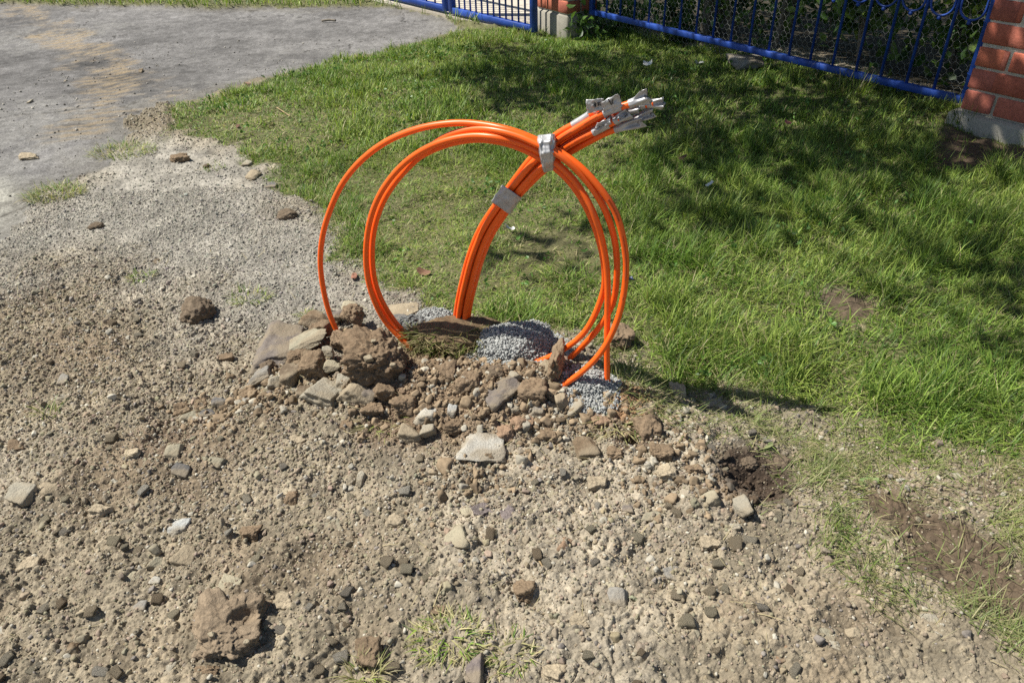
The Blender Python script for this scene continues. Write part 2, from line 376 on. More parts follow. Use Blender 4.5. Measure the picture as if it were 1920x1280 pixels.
asp = np.array([.165, .160, .155])[None] * (1 + .25 * n_a + .15 * n_c + .16 * n_b)[:, None]
asp = lerp(asp, [.20, .195, .18], .5 * ss(.2, .9, n_c + .5 * n_b))
asp = lerp(asp, [.36, .35, .30], mk['apron'] * .85)
wx2 = XX + .12 * n_c + .03 * n_b; wy2 = YYr + .12 * fbm(XX, YYr, .5, 3, 777)
def crackd(x, y, sc, s):
    x = x / sc; y = y / sc; ix = np.floor(x).astype(np.int64); iy = np.floor(y).astype(np.int64); a1 = np.full(x.shape, 9.0); a2 = np.full(x.shape, 9.0)
    for dx in (-1, 0, 1):
        for dy in (-1, 0, 1):
            d = np.hypot(x - ix - dx - _h(ix + dx, iy + dy, s), y - iy - dy - _h(ix + dx, iy + dy, s + 5)); a2 = np.where(d < a1, a1, np.minimum(a2, d)); a1 = np.minimum(a1, d)
    return (a2 - a1) * sc
crk = (1 - ss(.004, .014, crackd(wx2, wy2, .9, 61))) * ss(-.1, .35, n_a + n_c); asp = lerp(asp, [.045, .043, .04], .75 * crk)
_, ag = cell(XX, YYr, .022, 71); asp = asp * (1 + .35 * (ag - .5))[:, None]
# tyre lug prints: short bars lying across the dusty track
def lugs(px0, py0, px1, py1, step, wdt):
    a = G0(px0, py0)[:2]; b = G0(px1, py1)[:2]; d = (b - a) / np.linalg.norm(b - a)
    s = (XX - a[0]) * d[0] + (YYr - a[1]) * d[1] + .02 * n_b + .35 * np.abs((XX - a[0]) * d[1] - (YYr - a[1]) * d[0])
    return ss(.3, .7, .5 + .5 * np.sin(s / step * 6.28) + .2 * n_b)
l1 = lugs(60, 30, 240, 200, .085, .1)
tan = np.array([.30, .235, .15])
asp = lerp(asp, tan, np.clip(mk['t1'] * (.25 + .55 * l1) * ss(-1.2, .3, n_b * .5 + n_a), 0, .85))
asp = lerp(asp, tan * .95, np.clip(mk['t2'] * (.12 + .55 * l1) * ss(-.8, .5, n_b * .5 - n_a), 0, .6))
edge = 1 - ss(.0, .20, np.abs(sdpoly(XX, YYr, ROAD)) + .08 * mk['n1'])
asp = lerp(asp, [.16, .145, .115], edge * .35)
roadm = mk['road']; C = lerp(C, asp, roadm)
pav = np.array([.50, .455, .38])[None] * (1 + .08 * n_b + .06 * n_a)[:, None]
g0 = G0(1007, 50)[:2]; pd = np.array([-.64, .77]); pn = np.array([.77, .64])
sa = (XX - g0[0]) * pd[0] + (YYr - g0[1]) * pd[1]; sb = (XX - g0[0]) * pn[0] + (YYr - g0[1]) * pn[1]
jo = np.minimum(np.abs((sa / .40) % 1 - .5), np.abs((sb / .40) % 1 - .5)); pav = lerp(pav, [.2, .18, .14], .6 * (1 - ss(.0, .03, jo)))
C = lerp(C, pav, mk['pave'] * (1 - roadm))
grassfar = ss(7, 9, YYr); C = lerp(C, np.array([.07, .11, .03]), grassfar)
rim = (1 - roadm) * (1 - ss(.0, .22, np.abs(sdpoly(XX, YYr, ROAD)))) * ss(2.6, 3.2, YYr); C = lerp(C, np.array([.16, .14, .10]) * 1.0, rim * .8); C = lerp(C, np.array([.13, .135, .06]), (1 - roadm) * (1 - mk['pave']) * (1 - mk['litter']) * ss(4.6, 5.2, YYr) * .85); C = np.clip(C, .01, .8)
nR, nC = YY.shape
I = np.arange(nR * nC).reshape(nR, nC)
Q = np.stack([I[:-1, :-1], I[:-1, 1:], I[1:, 1:], I[1:, :-1]], -1).reshape(-1, 4)
V = np.stack([XX, YYr, ZZ], 1)
cls = np.where(roadm > .5, 1, np.where(mk['pave'] > .5, 2, 0))[Q[:, 0]]
cls = np.where(YYr[Q[:, 0]] > 9, 0, cls)
for k, nm, mt in ((0, 'ground', M_ground), (1, 'road', M_road), (2, 'paving', M_pave)):
    q = Q[cls == k]; u_, inv = np.unique(q, return_inverse=True)
    me = mesh_np(nm, V[u_], quads=inv.reshape(-1, 4), colr=C[u_], smooth=True)
    tag(link(nm, me, mt), kind='structure')
del YY, UU, Q

# ------------------------------------------------------------------ loose grit, crumbs and gravel (stuff)
def rot_mats(n, r):
    q = r.normal(size=(n, 4)); q /= np.linalg.norm(q, axis=1)[:, None]; a, b, c, d = q.T
    return np.stack([1 - 2 * (c * c + d * d), 2 * (b * c - a * d), 2 * (b * d + a * c), 2 * (b * c + a * d), 1 - 2 * (b * b + d * d), 2 * (c * d - a * b),
                     2 * (b * d - a * c), 2 * (c * d + a * b), 1 - 2 * (b * b + c * c)], 1).reshape(n, 3, 3)
TEMPL = {}
def templates(sub):
    if sub not in TEMPL:
        TEMPL[sub] = np.stack([(rock_verts(sub, 7000 + i, 9, .05, .5, 60) if i % 3 else clod_verts(sub, 7000 + i, .3, .25))[0] for i in range(36)])
    return TEMPL[sub]
def scatter_rocks(P, rad, colr, sub, r, jit=.28, flat=.62, templ=False):
    n = len(P); B, F = ICO[sub]; nv = len(B)
    S = r.uniform(flat, 1.15, (n, 1, 3)); S[:, 0, 2] *= .8
    W = (templates(sub)[r.integers(0, 36, n)] if templ else B[None] * (1 + r.uniform(-jit, jit, (n, nv, 1)))) * S * rad[:, None, None]
    W = np.einsum('nij,nvj->nvi', rot_mats(n, r), W) + P[:, None]
    FF = F[None] + (np.arange(n) * nv)[:, None, None]
    CC = np.repeat(colr, nv, 0)
    return W.reshape(-1, 3), FF.reshape(-1, 3), CC
def area_pts(n, r, ymin=.44, ymax=2.3):
    # uniform on the ground in a fan a little wider than the view
    y = np.sqrt(r.uniform(0, 1, n)) ; y = ymin + (ymax - ymin) * y
    x = r.uniform(-1.12, 1.12, n) * (.40 + .60 * y)
    return x, y
def crumbs(name, n, rlo, rhi, power, sub, seed, ymax, label, palef=.10, ymin=.44):
    r = np.random.default_rng(seed); x, y = area_pts(n, r, ymin=ymin, ymax=ymax); m = masks(x, y)
    soil = (1 - m['lawn']) * (1 - m['road']) * (1 - .93 * m['bare']) * (1 - m['litter']) * (1 - m['pave'])
    cl = ss(-.7, .5, fbm(x, y, .13, 3, 55)); k = r.uniform(0, 1, n) < soil * (.62 + .38 * cl)
    x, y = x[k], y[k]; m = {a: b[k] for a, b in m.items()}; n = len(x)
    u = r.uniform(0, 1, n); rad = rlo * (1 - u * (1 - (rlo / rhi) ** power)) ** (-1 / power)
    z = H(x, y, m) + rad * r.uniform(-.45, .35, n)
    base = lerp(np.broadcast_to(np.array([.272, .230, .166]), (n, 3)), np.array([.31, .295, .255]), m['grav']); rad = rad * (1 - .3 * m['grav'])
    base = base * r.uniform(.72, 1.25, (n, 1)) * (1 + r.normal(0, .035, (n, 3)))
    pal = r.uniform(0, 1, n) < palef + .2 * m['grav']; base[pal] = np.array([.45, .42, .345]) * r.uniform(.7, 1.15, (pal.sum(), 1))
    drk = r.uniform(0, 1, n) < .06; base[drk] = np.array([.19, .17, .15]) * r.uniform(.7, 1.5, (drk.sum(), 1))
    for bx, by, rr, cc in ((870, 720, .24, (.19, .13, .08)), (1420, 890, .095, (.06, .042, .03)), (735, 800, .08, (.17, .12, .08)), (1180, 775, .06, (.30, .175, .09))):
        g = G(bx, by); t = (1 - ss(rr * .6, rr, np.hypot(x - g[0], y - g[1]))) * (r.uniform(0, 1, n) < .93)
        base = lerp(base, np.array(cc), t * .85)
    Vv, Ff, Cc = scatter_rocks(np.stack([x, y, z], 1), rad, np.clip(base, .02, .75), max(sub, 1 if sub == 0 else 2) if False else (2 if sub else 0), r, templ=sub > 0)
    return tag(link(name, mesh_np(name, Vv, tris=Ff, colr=Cc), M_crumb), label=label, cat='soil', kind='stuff')
crumbs('soil_crumbs', 400000, .0015, .0050, 1.7, 0, 11, 2.4, 'fine brown crumbs of dry soil covering the bare ground', .07)
crumbs('gravel', 15000, .0038, .0095, 2.7, 1, 12, 2.6, 'loose gravel and small lumps spread over the bare soil', .14)
crumbs('gravel', 60000, .0028, .0065, 2.6, 0, 14, 3.5, 'pale grey gravel at the far end between road and lawn', .12, 2.2)
# coarse dug-up lumps round the heap and along the rubble row
r = np.random.default_rng(15); Pp = []; 
for bx, by, rr, n in ((870, 740, .17, 900), (980, 790, .12, 420), (560, 715, .10, 420), (480, 750, .08, 260), (390, 780, .06, 160), (1090, 790, .09, 320), (720, 790, .07, 160), (1230, 830, .08, 220), (1260, 900, .1, 160), (630, 620, .07, 200), (1360, 930, .07, 120), (900, 900, .12, 160)):
    g = G(bx, by); Pp.append(np.stack([g[0] + r.normal(0, rr * .6, n), g[1] + r.normal(0, rr * .4, n)], 1))
Pp = np.vstack(Pp); x, y = Pp.T; m = masks(x, y); k = m['lawn'] < .4; x, y = x[k], y[k]; m = {a: b[k] for a, b in m.items()}; n = len(x)
k = r.uniform(0, 1, n) < .8; x, y = x[k], y[k]; m = {a: b[k] for a, b in m.items()}; n = len(x)
rad = .0032 * (1 - r.uniform(0, 1, n) * .965) ** (-1 / 2.2); cc = np.array([.225, .17, .11]) * r.uniform(.6, 1.45, (n, 1)); q = r.uniform(0, 1, n) < .18; cc[q] = np.array([.38, .35, .28]) * r.uniform(.8, 1.2, (q.sum(), 1)); g = G(1420, 890); cc = lerp(cc, np.array([.06, .042, .03]), .95 * (1 - ss(.06, .095, np.hypot(x - g[0], y - g[1]))))
a, b, c = scatter_rocks(np.stack([x, y, H(x, y, m) + rad * .2], 1), rad, cc, 2, r, templ=True)
tag(link('rubble', mesh_np('rubble', a, tris=b, colr=c), M_crumb), label='crumbly brown lumps and chips heaped round the ducts', cat='rubble', kind='stuff')
# loose chips on the asphalt
r = np.random.default_rng(5); n = 2600
x = r.uniform(-2.6, .2, n); y = r.uniform(2.0, 5.2, n); m = masks(x, y)
k = (m['road'] > .6) & (r.uniform(0, 1, n) < .35 + .65 * ss(.2, .9, fbm(x, y, .4, 2, 9) + .4)); x, y = x[k], y[k]; n = len(x)
rad = .0022 * (1 - r.uniform(0, 1, n) * .93) ** (-1 / 2.0)
Cc = np.array([.30, .28, .24]) * r.uniform(.3, 1.6, (n, 1))
a, b, c = scatter_rocks(np.stack([x, y, H(x, y) + rad * .4], 1), rad, Cc, 0, r)
tag(link('road_grit', mesh_np('road_grit', a, tris=b, colr=c), M_crumb), label='sparse grit lying on the grey asphalt', cat='grit', kind='stuff')

# ------------------------------------------------------------------ stones and clods placed one by one
COL = dict(pale=(.37, .34, .27), white=(.49, .47, .41), tan=(.36, .30, .21), brown=(.205, .15, .097), dark=(.15, .115, .08), grey=(.28, .265, .235),
           dgrey=(.15, .145, .14), olive=(.31, .285, .21), blue=(.45, .46, .44), red=(.28, .19, .125), purple=(.19, .16, .15), yellow=(.41, .37, .265),
           slate=(.19, .165, .145))
def put(px, py_, wpx, hpx, kind, colour, label, tilt=0, lift=0, seed=None, group='stones lying on the dug soil', name=None, sub=None, yaw=None, flat=None, depth=None):
    """kind: 'rock' blocky, 'slab' flat, 'clod' lump of earth"""
    seed = seed if seed is not None else int(px * 7 + py_ * 13) % 100003
    r = np.random.default_rng(seed)
    f = flat if flat is not None else {'rock': .78, 'slab': .40, 'clod': .85}[kind]
    p, z = ground_at(px, py_ + hpx * .12); dist = np.linalg.norm(p - CAM); md = float((p - CAM) @ fwd)
    hw = wpx / 2 / FPX * md; hh = hpx / 2 / FPX * md
    a = math.asin(abs(p[2] - CAMH) / dist); c_ = f * hh; b_ = math.sqrt(max((hh * hh - (c_ * math.cos(a)) ** 2), (hh * .5) ** 2)) / math.sin(a)
    if depth: b_ = hw * depth
    sink = {'rock': .45, 'slab': .35, 'clod': .6}[kind]
    if name == 'grit_heap': sink = .05; c_ *= 1.3 if wpx > 100 else 1.25; p, z = ground_at(px, py_ + hpx * .26)
    if sub is None: sub = 4 if wpx > 50 else 3
    Vv, Ff = dome_verts(5, seed) if name == 'grit_heap' else clod_verts(5, seed, .16, .07, False) if name == 'turf_clod' else clod_verts(5, seed, .16, .13, True) if wpx > 100 else clod_verts(max(sub, 4), seed, facet=colour != 'dark') if kind == 'clod' else rock_verts(sub, seed, 8 if kind == 'slab' else 11)
    Vv = Vv * np.array([hw, b_, c_]) * 1.03
    yw = r.uniform(-.25, .25) if yaw is None else yaw
    me = mesh_np('mesh', Vv, tris=Ff, smooth=(kind == 'clod'))
    nm = name or {'rock': 'stone', 'slab': 'stone', 'clod': 'earth_clod'}[kind]
    mt = M_clod if kind == 'clod' else (M_paleS if colour in ('white', 'blue', 'pale', 'yellow') else M_stone)
    o = link(nm, me, mt); o.location = (p[0], p[1], z + c_ * sink + lift)
    o.rotation_euler = (0, 0, yw)
    if tilt: o.rotation_euler = (Matrix.Rotation(-math.radians(tilt), 3, Vector(fwd)) @ Matrix.Rotation(yw, 3, 'Z')).to_euler()
    cc = np.array(COL[colour]) * r.uniform(.9, 1.1); o.color = (*cc, 1)
    grp = group if kind != 'clod' or group != 'stones lying on the dug soil' else 'clods of earth on the ground'
    tag(o, label, 'clod' if kind == 'clod' else 'stone', grp)
    return o
S = [
 (374, 588, 64, 56, 'clod', 'dark', 'dark matted round clod alone on the gravel left of the orange loops'),
 (425, 672, 32, 18, 'clod', 'brown', 'small dark clod between the matted round clod and the stone pile'),
 (287, 724, 68, 22, 'slab', 'olive', 'long flat olive stone lying alone left of the stone pile', -14),
 (124, 791, 30, 14, 'slab', 'white', 'small round white chip near the left edge'),
 (253, 790, 44, 32, 'rock', 'pale', 'blocky pale stone at the left end of the row of rubble'),
 (343, 768, 32, 26, 'clod', 'brown', 'small brown clod right of the blocky pale stone in the rubble row'),
 (360, 786, 34, 26, 'rock', 'olive', 'olive stone leaning on a small brown clod in the rubble row', -30),
 (413, 756, 36, 30, 'rock', 'dgrey', 'dark blue-grey stone in the row of rubble'),
 (394, 777, 28, 22, 'rock', 'dgrey', 'small charcoal stone just below the dark blue-grey one'),
 (433, 781, 34, 15, 'slab', 'yellow', 'flat cream stone at the front of the row of rubble'),
 (329, 847, 32, 36, 'rock', 'olive', 'upright wedge-shaped stone with a shaded side below the rubble row', 12),
 (344, 880, 34, 28, 'rock', 'dgrey', 'dark grey stone just below the upright wedge-shaped stone'),
 (408, 868, 36, 24, 'rock', 'olive', 'low olive stone right of the upright wedge-shaped stone'),
 (46, 931, 56, 40, 'rock', 'pale', 'large angular pale stone near the left edge of the photo'),
 (93, 919, 36, 30, 'rock', 'tan', 'tan stone touching the large angular pale stone near the left edge'),
 (331, 993, 56, 34, 'rock', 'blue', 'oblong bluish-white stone with a crack on the left soil', 22),
 (308, 1030, 52, 28, 'slab', 'tan', 'flat tan stone just below the oblong bluish-white stone'),
 (349, 1044, 46, 38, 'rock', 'tan', 'rounded dusty stone right of the flat tan one'),
 (197, 1046, 28, 20, 'slab', 'white', 'small whitish stone left of the flat tan stone', -25),
 (295, 1061, 26, 26, 'rock', 'olive', 'small dark-sided olive stone below the flat tan stone', -35),
 (293, 1089, 22, 16, 'rock', 'white', 'small white pebble below the small olive stone'),
 (264, 1136, 30, 20, 'rock', 'grey', 'smooth grey stone left of the big brown clod in front'),
 (248, 1084, 30, 24, 'rock', 'yellow', 'cream angular stone left of the small white pebble', -20),
 (204, 1092, 24, 22, 'rock', 'tan', 'small tan stone left of the cream angular stone'),
 (262, 1196, 34, 32, 'slab', 'white', 'triangular white chip left of the big brown clod in front', -30),
 (278, 1222, 20, 18, 'rock', 'pale', 'small pale stone under the triangular white chip'),
 (138, 1213, 24, 22, 'rock', 'brown', 'brown stone at lower left on plain soil'),
 (430, 1096, 50, 42, 'slab', 'yellow', 'half buried cream stone just behind the big brown clod in front'),
 (385, 1262, 56, 28, 'clod', 'brown', 'small brown lumps under the big front clod at the bottom edge'),
 (613, 985, 58, 22, 'slab', 'olive', 'flat dark-edged stone between the bluish-white stone and the white slab'),
 (546, 937, 32, 30, 'clod', 'brown', 'dark crumbly lump up and left of the flat dark-edged stone'),
 (470, 1000, 40, 32, 'clod', 'brown', 'brown crumbly lump right of the bluish-white stone'),
 (633, 896, 17, 16, 'slab', 'white', 'tiny white flake left of the big white slab'),
 (677, 899, 18, 30, 'rock', 'pale', 'narrow upright pale stone left of the big white slab'),
 (692, 1227, 64, 54, 'clod', 'brown', 'dark rounded clod at the bottom between the big clod and the grass tuft'),
 (113, 836, 24, 20, 'rock', 'tan', 'rounded tan stone below the small round white chip'),
 (34, 838, 32, 22, 'clod', 'brown', 'brown lump at the left edge above the large angular pale stone'),
 (315, 1254, 26, 28, 'slab', 'pale', 'pale flat stone at the bottom edge left of the big clod'),
 (11, 1180, 26, 24, 'slab', 'white', 'whitish stone cut by the left edge of the photo near the bottom'),
 (113, 750, 28, 20, 'rock', 'pale', 'pale stone above the small round white chip'),
 (121, 715, 26, 24, 'rock', 'grey', 'grey stone higher up near the left edge'),
 (135, 591, 30, 12, 'slab', 'dgrey', 'thin dark flat stone at the upper left of the gravel'),
 # the pile left of the loops
 (528, 652, 84, 82, 'slab', 'slate', 'big dark slate-like slab standing on edge at the left of the pile', -12, .012),
 (578, 655, 88, 32, 'slab', 'olive', 'long olive-grey flat stone on top of the pile next to the dark slab', 17, .03),
 (486, 711, 52, 30, 'rock', 'grey', 'grey wedge stone at the lower left foot of the pile', 22),
 (517, 717, 24, 32, 'rock', 'pale', 'small upright pale stone at the foot of the pile'),
 (549, 704, 46, 48, 'rock', 'dark', 'dark angular stone in the middle of the pile'),
 (610, 738, 70, 50, 'rock', 'pale', 'large whitish angular stone at the foot of the pile', -12),
 (671, 737, 64, 44, 'rock', 'tan', 'smooth tan stone leaning under the biggest brown clod', -28),
 (645, 717, 32, 28, 'rock', 'pale', 'small pale stone between the whitish and the smooth tan stones'),
 (620, 678, 26, 20, 'rock', 'pale', 'small pale stone resting below the outer orange loop', 0, .03),
 (627, 701, 32, 20, 'rock', 'yellow', 'small cream stone in the middle of the pile', 0, .02),
 (662, 588, 44, 26, 'rock', 'yellow', 'cream rounded stone at the back of the pile by the loops', 0, .01),
 (594, 614, 50, 28, 'rock', 'brown', 'flat brown stone at the back of the pile', -14, .02),
 (663, 612, 46, 38, 'clod', 'brown', 'dark brown clod right behind the outer orange loop', 0, .03),
 (610, 634, 44, 34, 'clod', 'brown', 'brown clod left of the outer loop above the long olive-grey stone', 0, .03),
 (634, 606, 22, 20, 'rock', 'slate', 'small dark stone at the back of the pile behind the outer loop', 0, .02),
 (594, 699, 54, 46, 'clod', 'brown', 'rough brown clod at the centre of the pile', 0, .015),
 (640, 655, 36, 32, 'clod', 'brown', 'brown clod where the outer loop enters the pile', 0, .02),
 (744, 582, 84, 40, 'slab', 'tan', 'broad flat tan slab behind the inner loops', 24),
 (752, 600, 36, 24, 'rock', 'dgrey', 'dark stone in front of the broad flat tan slab'),
 (498, 748, 26, 22, 'rock', 'slate', 'dark small stone below the grey wedge stone'),
 (523, 748, 24, 20, 'rock', 'brown', 'brown small stone below the dark angular stone'),
 (468, 741, 28, 20, 'clod', 'brown', 'brown small clod left of the foot of the pile'),
 (556, 733, 20, 16, 'rock', 'pale', 'little pale stone left of the large whitish stone'),
 (451, 762, 26, 18, 'rock', 'tan', 'small tan stone between pile and rubble row'),
 (480, 768, 24, 18, 'clod', 'brown', 'small crumbly clod between pile and rubble row'),
 # mound in front of the loops
 (941, 656, 42, 34, 'clod', 'brown', 'small root lump at the right end of the turf clod', 0, .03),
 (964, 678, 28, 15, 'rock', 'pale', 'flat pale stone on top of the mound in front of the grey heap', 0, .01),
 (982, 680, 18, 13, 'rock', 'red', 'reddish pebble next to the flat pale stone on the mound'),
 (1043, 690, 30, 62, 'clod', 'brown', 'tall narrow clod standing where two ducts enter the mound', 0, .015),
 (1020, 690, 34, 30, 'rock', 'tan', 'tan stone left of the tall narrow clod'),
 (1159, 640, 54, 46, 'clod', 'brown', 'rounded dark clod on the grass behind the right loops', 0, .01),
 (962, 710, 24, 22, 'rock', 'pale', 'slanted oblong pale stone on the face of the mound', 38, .004),
 (948, 738, 72, 56, 'rock', 'slate', 'smooth dark embedded rock on the face of the mound', 25, -.006),  # darker lump set into the mound face
 (813, 741, 24, 20, 'rock', 'pale', 'oblong pale stone on the left part of the mound', 40),
 (797, 700, 20, 17, 'rock', 'tan', 'tan pebble high on the left part of the mound'),
 (913, 746, 20, 17, 'rock', 'yellow', 'round cream pebble on the mound'),
 (849, 771, 18, 24, 'rock', 'blue', 'small blocky bluish stone on the mound'),
 (896, 780, 20, 24, 'rock', 'tan', 'small upright tan stone at the foot of the mound'),
 (1053, 750, 32, 36, 'rock', 'tan', 'blocky tan stone below the outer right loop'),
 (1080, 764, 40, 30, 'rock', 'pale', 'pale stone with dark underside right of the blocky tan stone', 30),
 (1074, 776, 32, 20, 'slab', 'dgrey', 'dark flat stone under the pale stone below the loops', 20),
 (1021, 790, 28, 20, 'rock', 'olive', 'olive stone at the right foot of the mound'),
 (1048, 776, 22, 16, 'rock', 'pale', 'pale pebble under the blocky tan stone'),
 (769, 812, 46, 32, 'rock', 'tan', 'tan stone at the left foot of the mound', -15),
 (803, 807, 32, 32, 'rock', 'pale', 'pale stone touching the tan one at the left foot of the mound'),
 (797, 781, 48, 28, 'rock', 'white', 'broken whitish stone above the pale one at the foot of the mound'),
 (902, 846, 92, 54, 'slab', 'white', 'big white slab lying flat in front of the mound', -14, .012),
 (980, 795, 46, 36, 'clod', 'red', 'reddish clod at the foot of the mound'),
 (880, 812, 30, 22, 'clod', 'brown', 'small clod right above the big white slab'),
 (1099, 845, 46, 38, 'rock', 'brown', 'square brown block with a shaded front right of the white slab', 8, .006),
 (1204, 718, 46, 17, 'slab', 'grey', 'flat grey stone at the edge of the grass right of the loops'),
 (1224, 736, 60, 28, 'rock', 'tan', 'wide rounded tan stone at the grass edge right of the loops'),
 (1270, 741, 27, 36, 'clod', 'tan', 'upright egg-shaped tan clod at the grass edge'),
 (1196, 775, 90, 40, 'clod', 'tan', 'broad orange-tan lump of dried clay above the dark hole', 0, -.01),
 (1215, 805, 56, 58, 'clod', 'brown', 'brown earth lump at the right rim of the dark hole'),
 (1334, 759, 40, 24, 'rock', 'pale', 'pale stone half hidden in grass at the lawn edge'),
 (1364, 756, 24, 18, 'rock', 'pale', 'smaller pale stone right of the one half hidden in grass'),
 (1394, 765, 30, 15, 'slab', 'pale', 'flat pale stone further right along the lawn edge'),
 (1456, 768, 22, 16, 'rock', 'pale', 'rightmost pale stone along the lawn edge'),
 (1371, 805, 18, 18, 'rock', 'white', 'small white stone in thin grass below the lawn edge'),
 (1326, 935, 38, 34, 'rock', 'yellow', 'cream wedge stone left below the patch of black soil', 35),
 (1391, 953, 32, 38, 'rock', 'pale', 'pale stone with a dark side below the patch of black soil', 15),
 (1220, 966, 44, 18, 'slab', 'olive', 'low olive stone with dark underside on the right soil'),
 (1249, 888, 38, 30, 'clod', 'tan', 'smooth round tan clod right of the square brown block'),
 (1376, 988, 22, 20, 'rock', 'pale', 'small pale stone below the pale stone with the dark side'),
 (1260, 1078, 38, 32, 'rock', 'grey', 'grey mottled stone on the right soil'),
 (1466, 1048, 22, 11, 'slab', 'white', 'small whitish flat pebble on the far right soil'),
 (1543, 1192, 54, 26, 'slab', 'olive', 'pale olive slab with shaded front at lower right', -8, .006),
 (1472, 1226, 48, 28, 'rock', 'red', 'reddish brown stone at lower right left of the olive slab'),
 (1560, 1216, 34, 26, 'rock', 'pale', 'pale angular stone just below the olive slab'),
 (1600, 1188, 32, 26, 'rock', 'tan', 'tan stone right of the olive slab'),
 (1740, 1161, 34, 20, 'rock', 'pale', 'pale stone in the wispy grass at far lower right'),
 (1785, 1264, 50, 26, 'slab', 'yellow', 'cream slab at the bottom right edge'),
 (1813, 946, 14, 18, 'rock', 'white', 'tiny pinkish white stone at the rim of the brown bare strip'),
 (1789, 896, 22, 18, 'rock', 'pale', 'pale pebbly stone in the grass above the brown bare strip'),
 (737, 911, 24, 20, 'rock', 'olive', 'small dark stone left below the big white slab'),
 (875, 961, 24, 23, 'rock', 'yellow', 'cream stone left of the purple-grey lumps'),
 (906, 961, 42, 36, 'clod', 'purple', 'purple-grey lump beside the cream stone'),
 (956, 971, 38, 34, 'clod', 'purple', 'second purple-grey lump nearer the pale angular stone'),
 (959, 939, 22, 18, 'rock', 'pale', 'pale pebble above the second purple-grey lump'),
 (1038, 930, 24, 17, 'rock', 'yellow', 'cream pebble above the pale angular stone'),
 (1018, 969, 40, 30, 'rock', 'yellow', 'cream angular stone right of the two purple-grey lumps', 18),
 (860, 1014, 66, 48, 'rock', 'yellow', 'big cream and tan rock half sunk in the middle of the soil', 10),
 (784, 1047, 20, 20, 'rock', 'white', 'white pebble left below the big cream and tan rock'),
 (1056, 1029, 52, 38, 'clod', 'red', 'reddish lump right of the big cream and tan rock'),
 (981, 1106, 46, 42, 'clod', 'brown', 'dark lump in the lower middle of the soil'),
 (963, 1123, 13, 13, 'rock', 'white', 'tiny white pebble under the dark lump in the lower middle'),
 (1160, 1121, 46, 38, 'rock', 'grey', 'rounded blue-grey stone in the lower middle right'),
 (1144, 1101, 20, 22, 'rock', 'yellow', 'small cream stone above the rounded blue-grey stone', 30),
 (902, 1154, 22, 24, 'rock', 'pale', 'small leaning pale stone above the grass tuft in front', -30),
 (842, 1163, 30, 24, 'rock', 'tan', 'tan stone just above the grass tuft in front'),
 (742, 1143, 74, 40, 'slab', 'yellow', 'broad buried cream rock left above the grass tuft in front'),
 (819, 1144, 34, 28, 'clod', 'brown', 'brown lump between the buried cream rock and the tan stone'),
 (1180, 1187, 38, 17, 'slab', 'purple', 'dark-sided flat stone below the rounded blue-grey stone'),
 (1143, 1216, 17, 17, 'rock', 'blue', 'small bluish pebble in the lower middle right'),
 (1022, 1211, 24, 28, 'rock', 'grey', 'grey stone right of the grass tuft in front'),
 (1068, 1243, 28, 18, 'rock', 'pale', 'pale stone near the bottom edge in the middle'),
 (969, 1227, 42, 22, 'slab', 'olive', 'olive flat stone at the right end of the grass tuft in front'),
 (1038, 1262, 54, 40, 'clod', 'tan', 'tan clod cut by the bottom edge in the middle'),
 (891, 1258, 34, 56, 'slab', 'purple', 'purplish upright sliver of slate at the bottom in the grass tuft', 8, .01),
 (936, 879, 22, 22, 'rock', 'pale', 'pale stone right under the big white slab'),
 (1017, 881, 22, 20, 'rock', 'white', 'whitish stone right of the big white slab'),
 (1216, 871, 13, 13, 'rock', 'white', 'tiny white pebble above the smooth round tan clod'),
 (1176, 955, 22, 20, 'rock', 'slate', 'small dark stone left of the low olive stone'),
 # lumps of dug earth
 (835, 700, 44, 34, 'clod', 'brown', 'brown clod on the mound just under the turf clod'),
 (880, 722, 50, 38, 'clod', 'brown', 'brown clod in the middle of the mound'),
 (1000, 735, 56, 44, 'clod', 'brown', 'large brown clod on the right shoulder of the mound'),
 (930, 700, 36, 28, 'clod', 'dark', 'dark clod on the ridge of the mound'),
 (850, 800, 40, 30, 'clod', 'brown', 'brown clod at the foot of the mound above left of the white slab'),
 (945, 815, 40, 30, 'clod', 'red', 'reddish clod right above the white slab'),
 (1030, 820, 44, 34, 'clod', 'brown', 'brown clod between the white slab and the square brown block'),
 (760, 760, 52, 40, 'clod', 'brown', 'brown clod in the hollow under the biggest clod'),
 (700, 770, 44, 30, 'clod', 'brown', 'crumbly clod below the smooth tan stone'),
 (575, 735, 30, 26, 'rock', 'dark', 'dark stone at the left of the large whitish stone'),
 (505, 690, 34, 30, 'clod', 'dark', 'dark clod leaning on the big slate-like slab'),
 (560, 672, 40, 30, 'clod', 'brown', 'brown clod under the long olive-grey flat stone'),
 (468, 760, 30, 26, 'rock', 'grey', 'grey stone low in the rubble row'),
 (377, 762, 26, 22, 'clod', 'brown', 'brown clod left of the dark blue-grey stone'),
 (420, 790, 30, 18, 'clod', 'brown', 'brown lump in front of the flat cream stone'),
 (1130, 790, 48, 30, 'clod', 'red', 'reddish clay lump left of the dark hole'),
 (1155, 850, 36, 26, 'clod', 'brown', 'brown lump below the dark hole'),
 (1240, 850, 44, 34, 'clod', 'brown', 'brown lump between the dark hole and the black soil'),
 (1300, 880, 36, 26, 'clod', 'brown', 'brown lump left of the black soil'),
 (1460, 870, 50, 34, 'clod', 'dark', 'dark crumbly lump on the right rim of the black soil'),
 (1400, 870, 40, 28, 'clod', 'dark', 'dark crumbly lump at the back rim of the black soil'),
 (690, 745, 40, 34, 'rock', 'slate', 'dark stone under the smooth tan stone'),
 (1005, 770, 34, 26, 'rock', 'grey', 'grey stone at the right foot of the mound'),
 (965, 765, 28, 22, 'rock', 'pale', 'pale stone below the smooth dark embedded rock'),
 (720, 735, 54, 40, 'clod', 'brown', 'brown clod propping the biggest clod from below'),
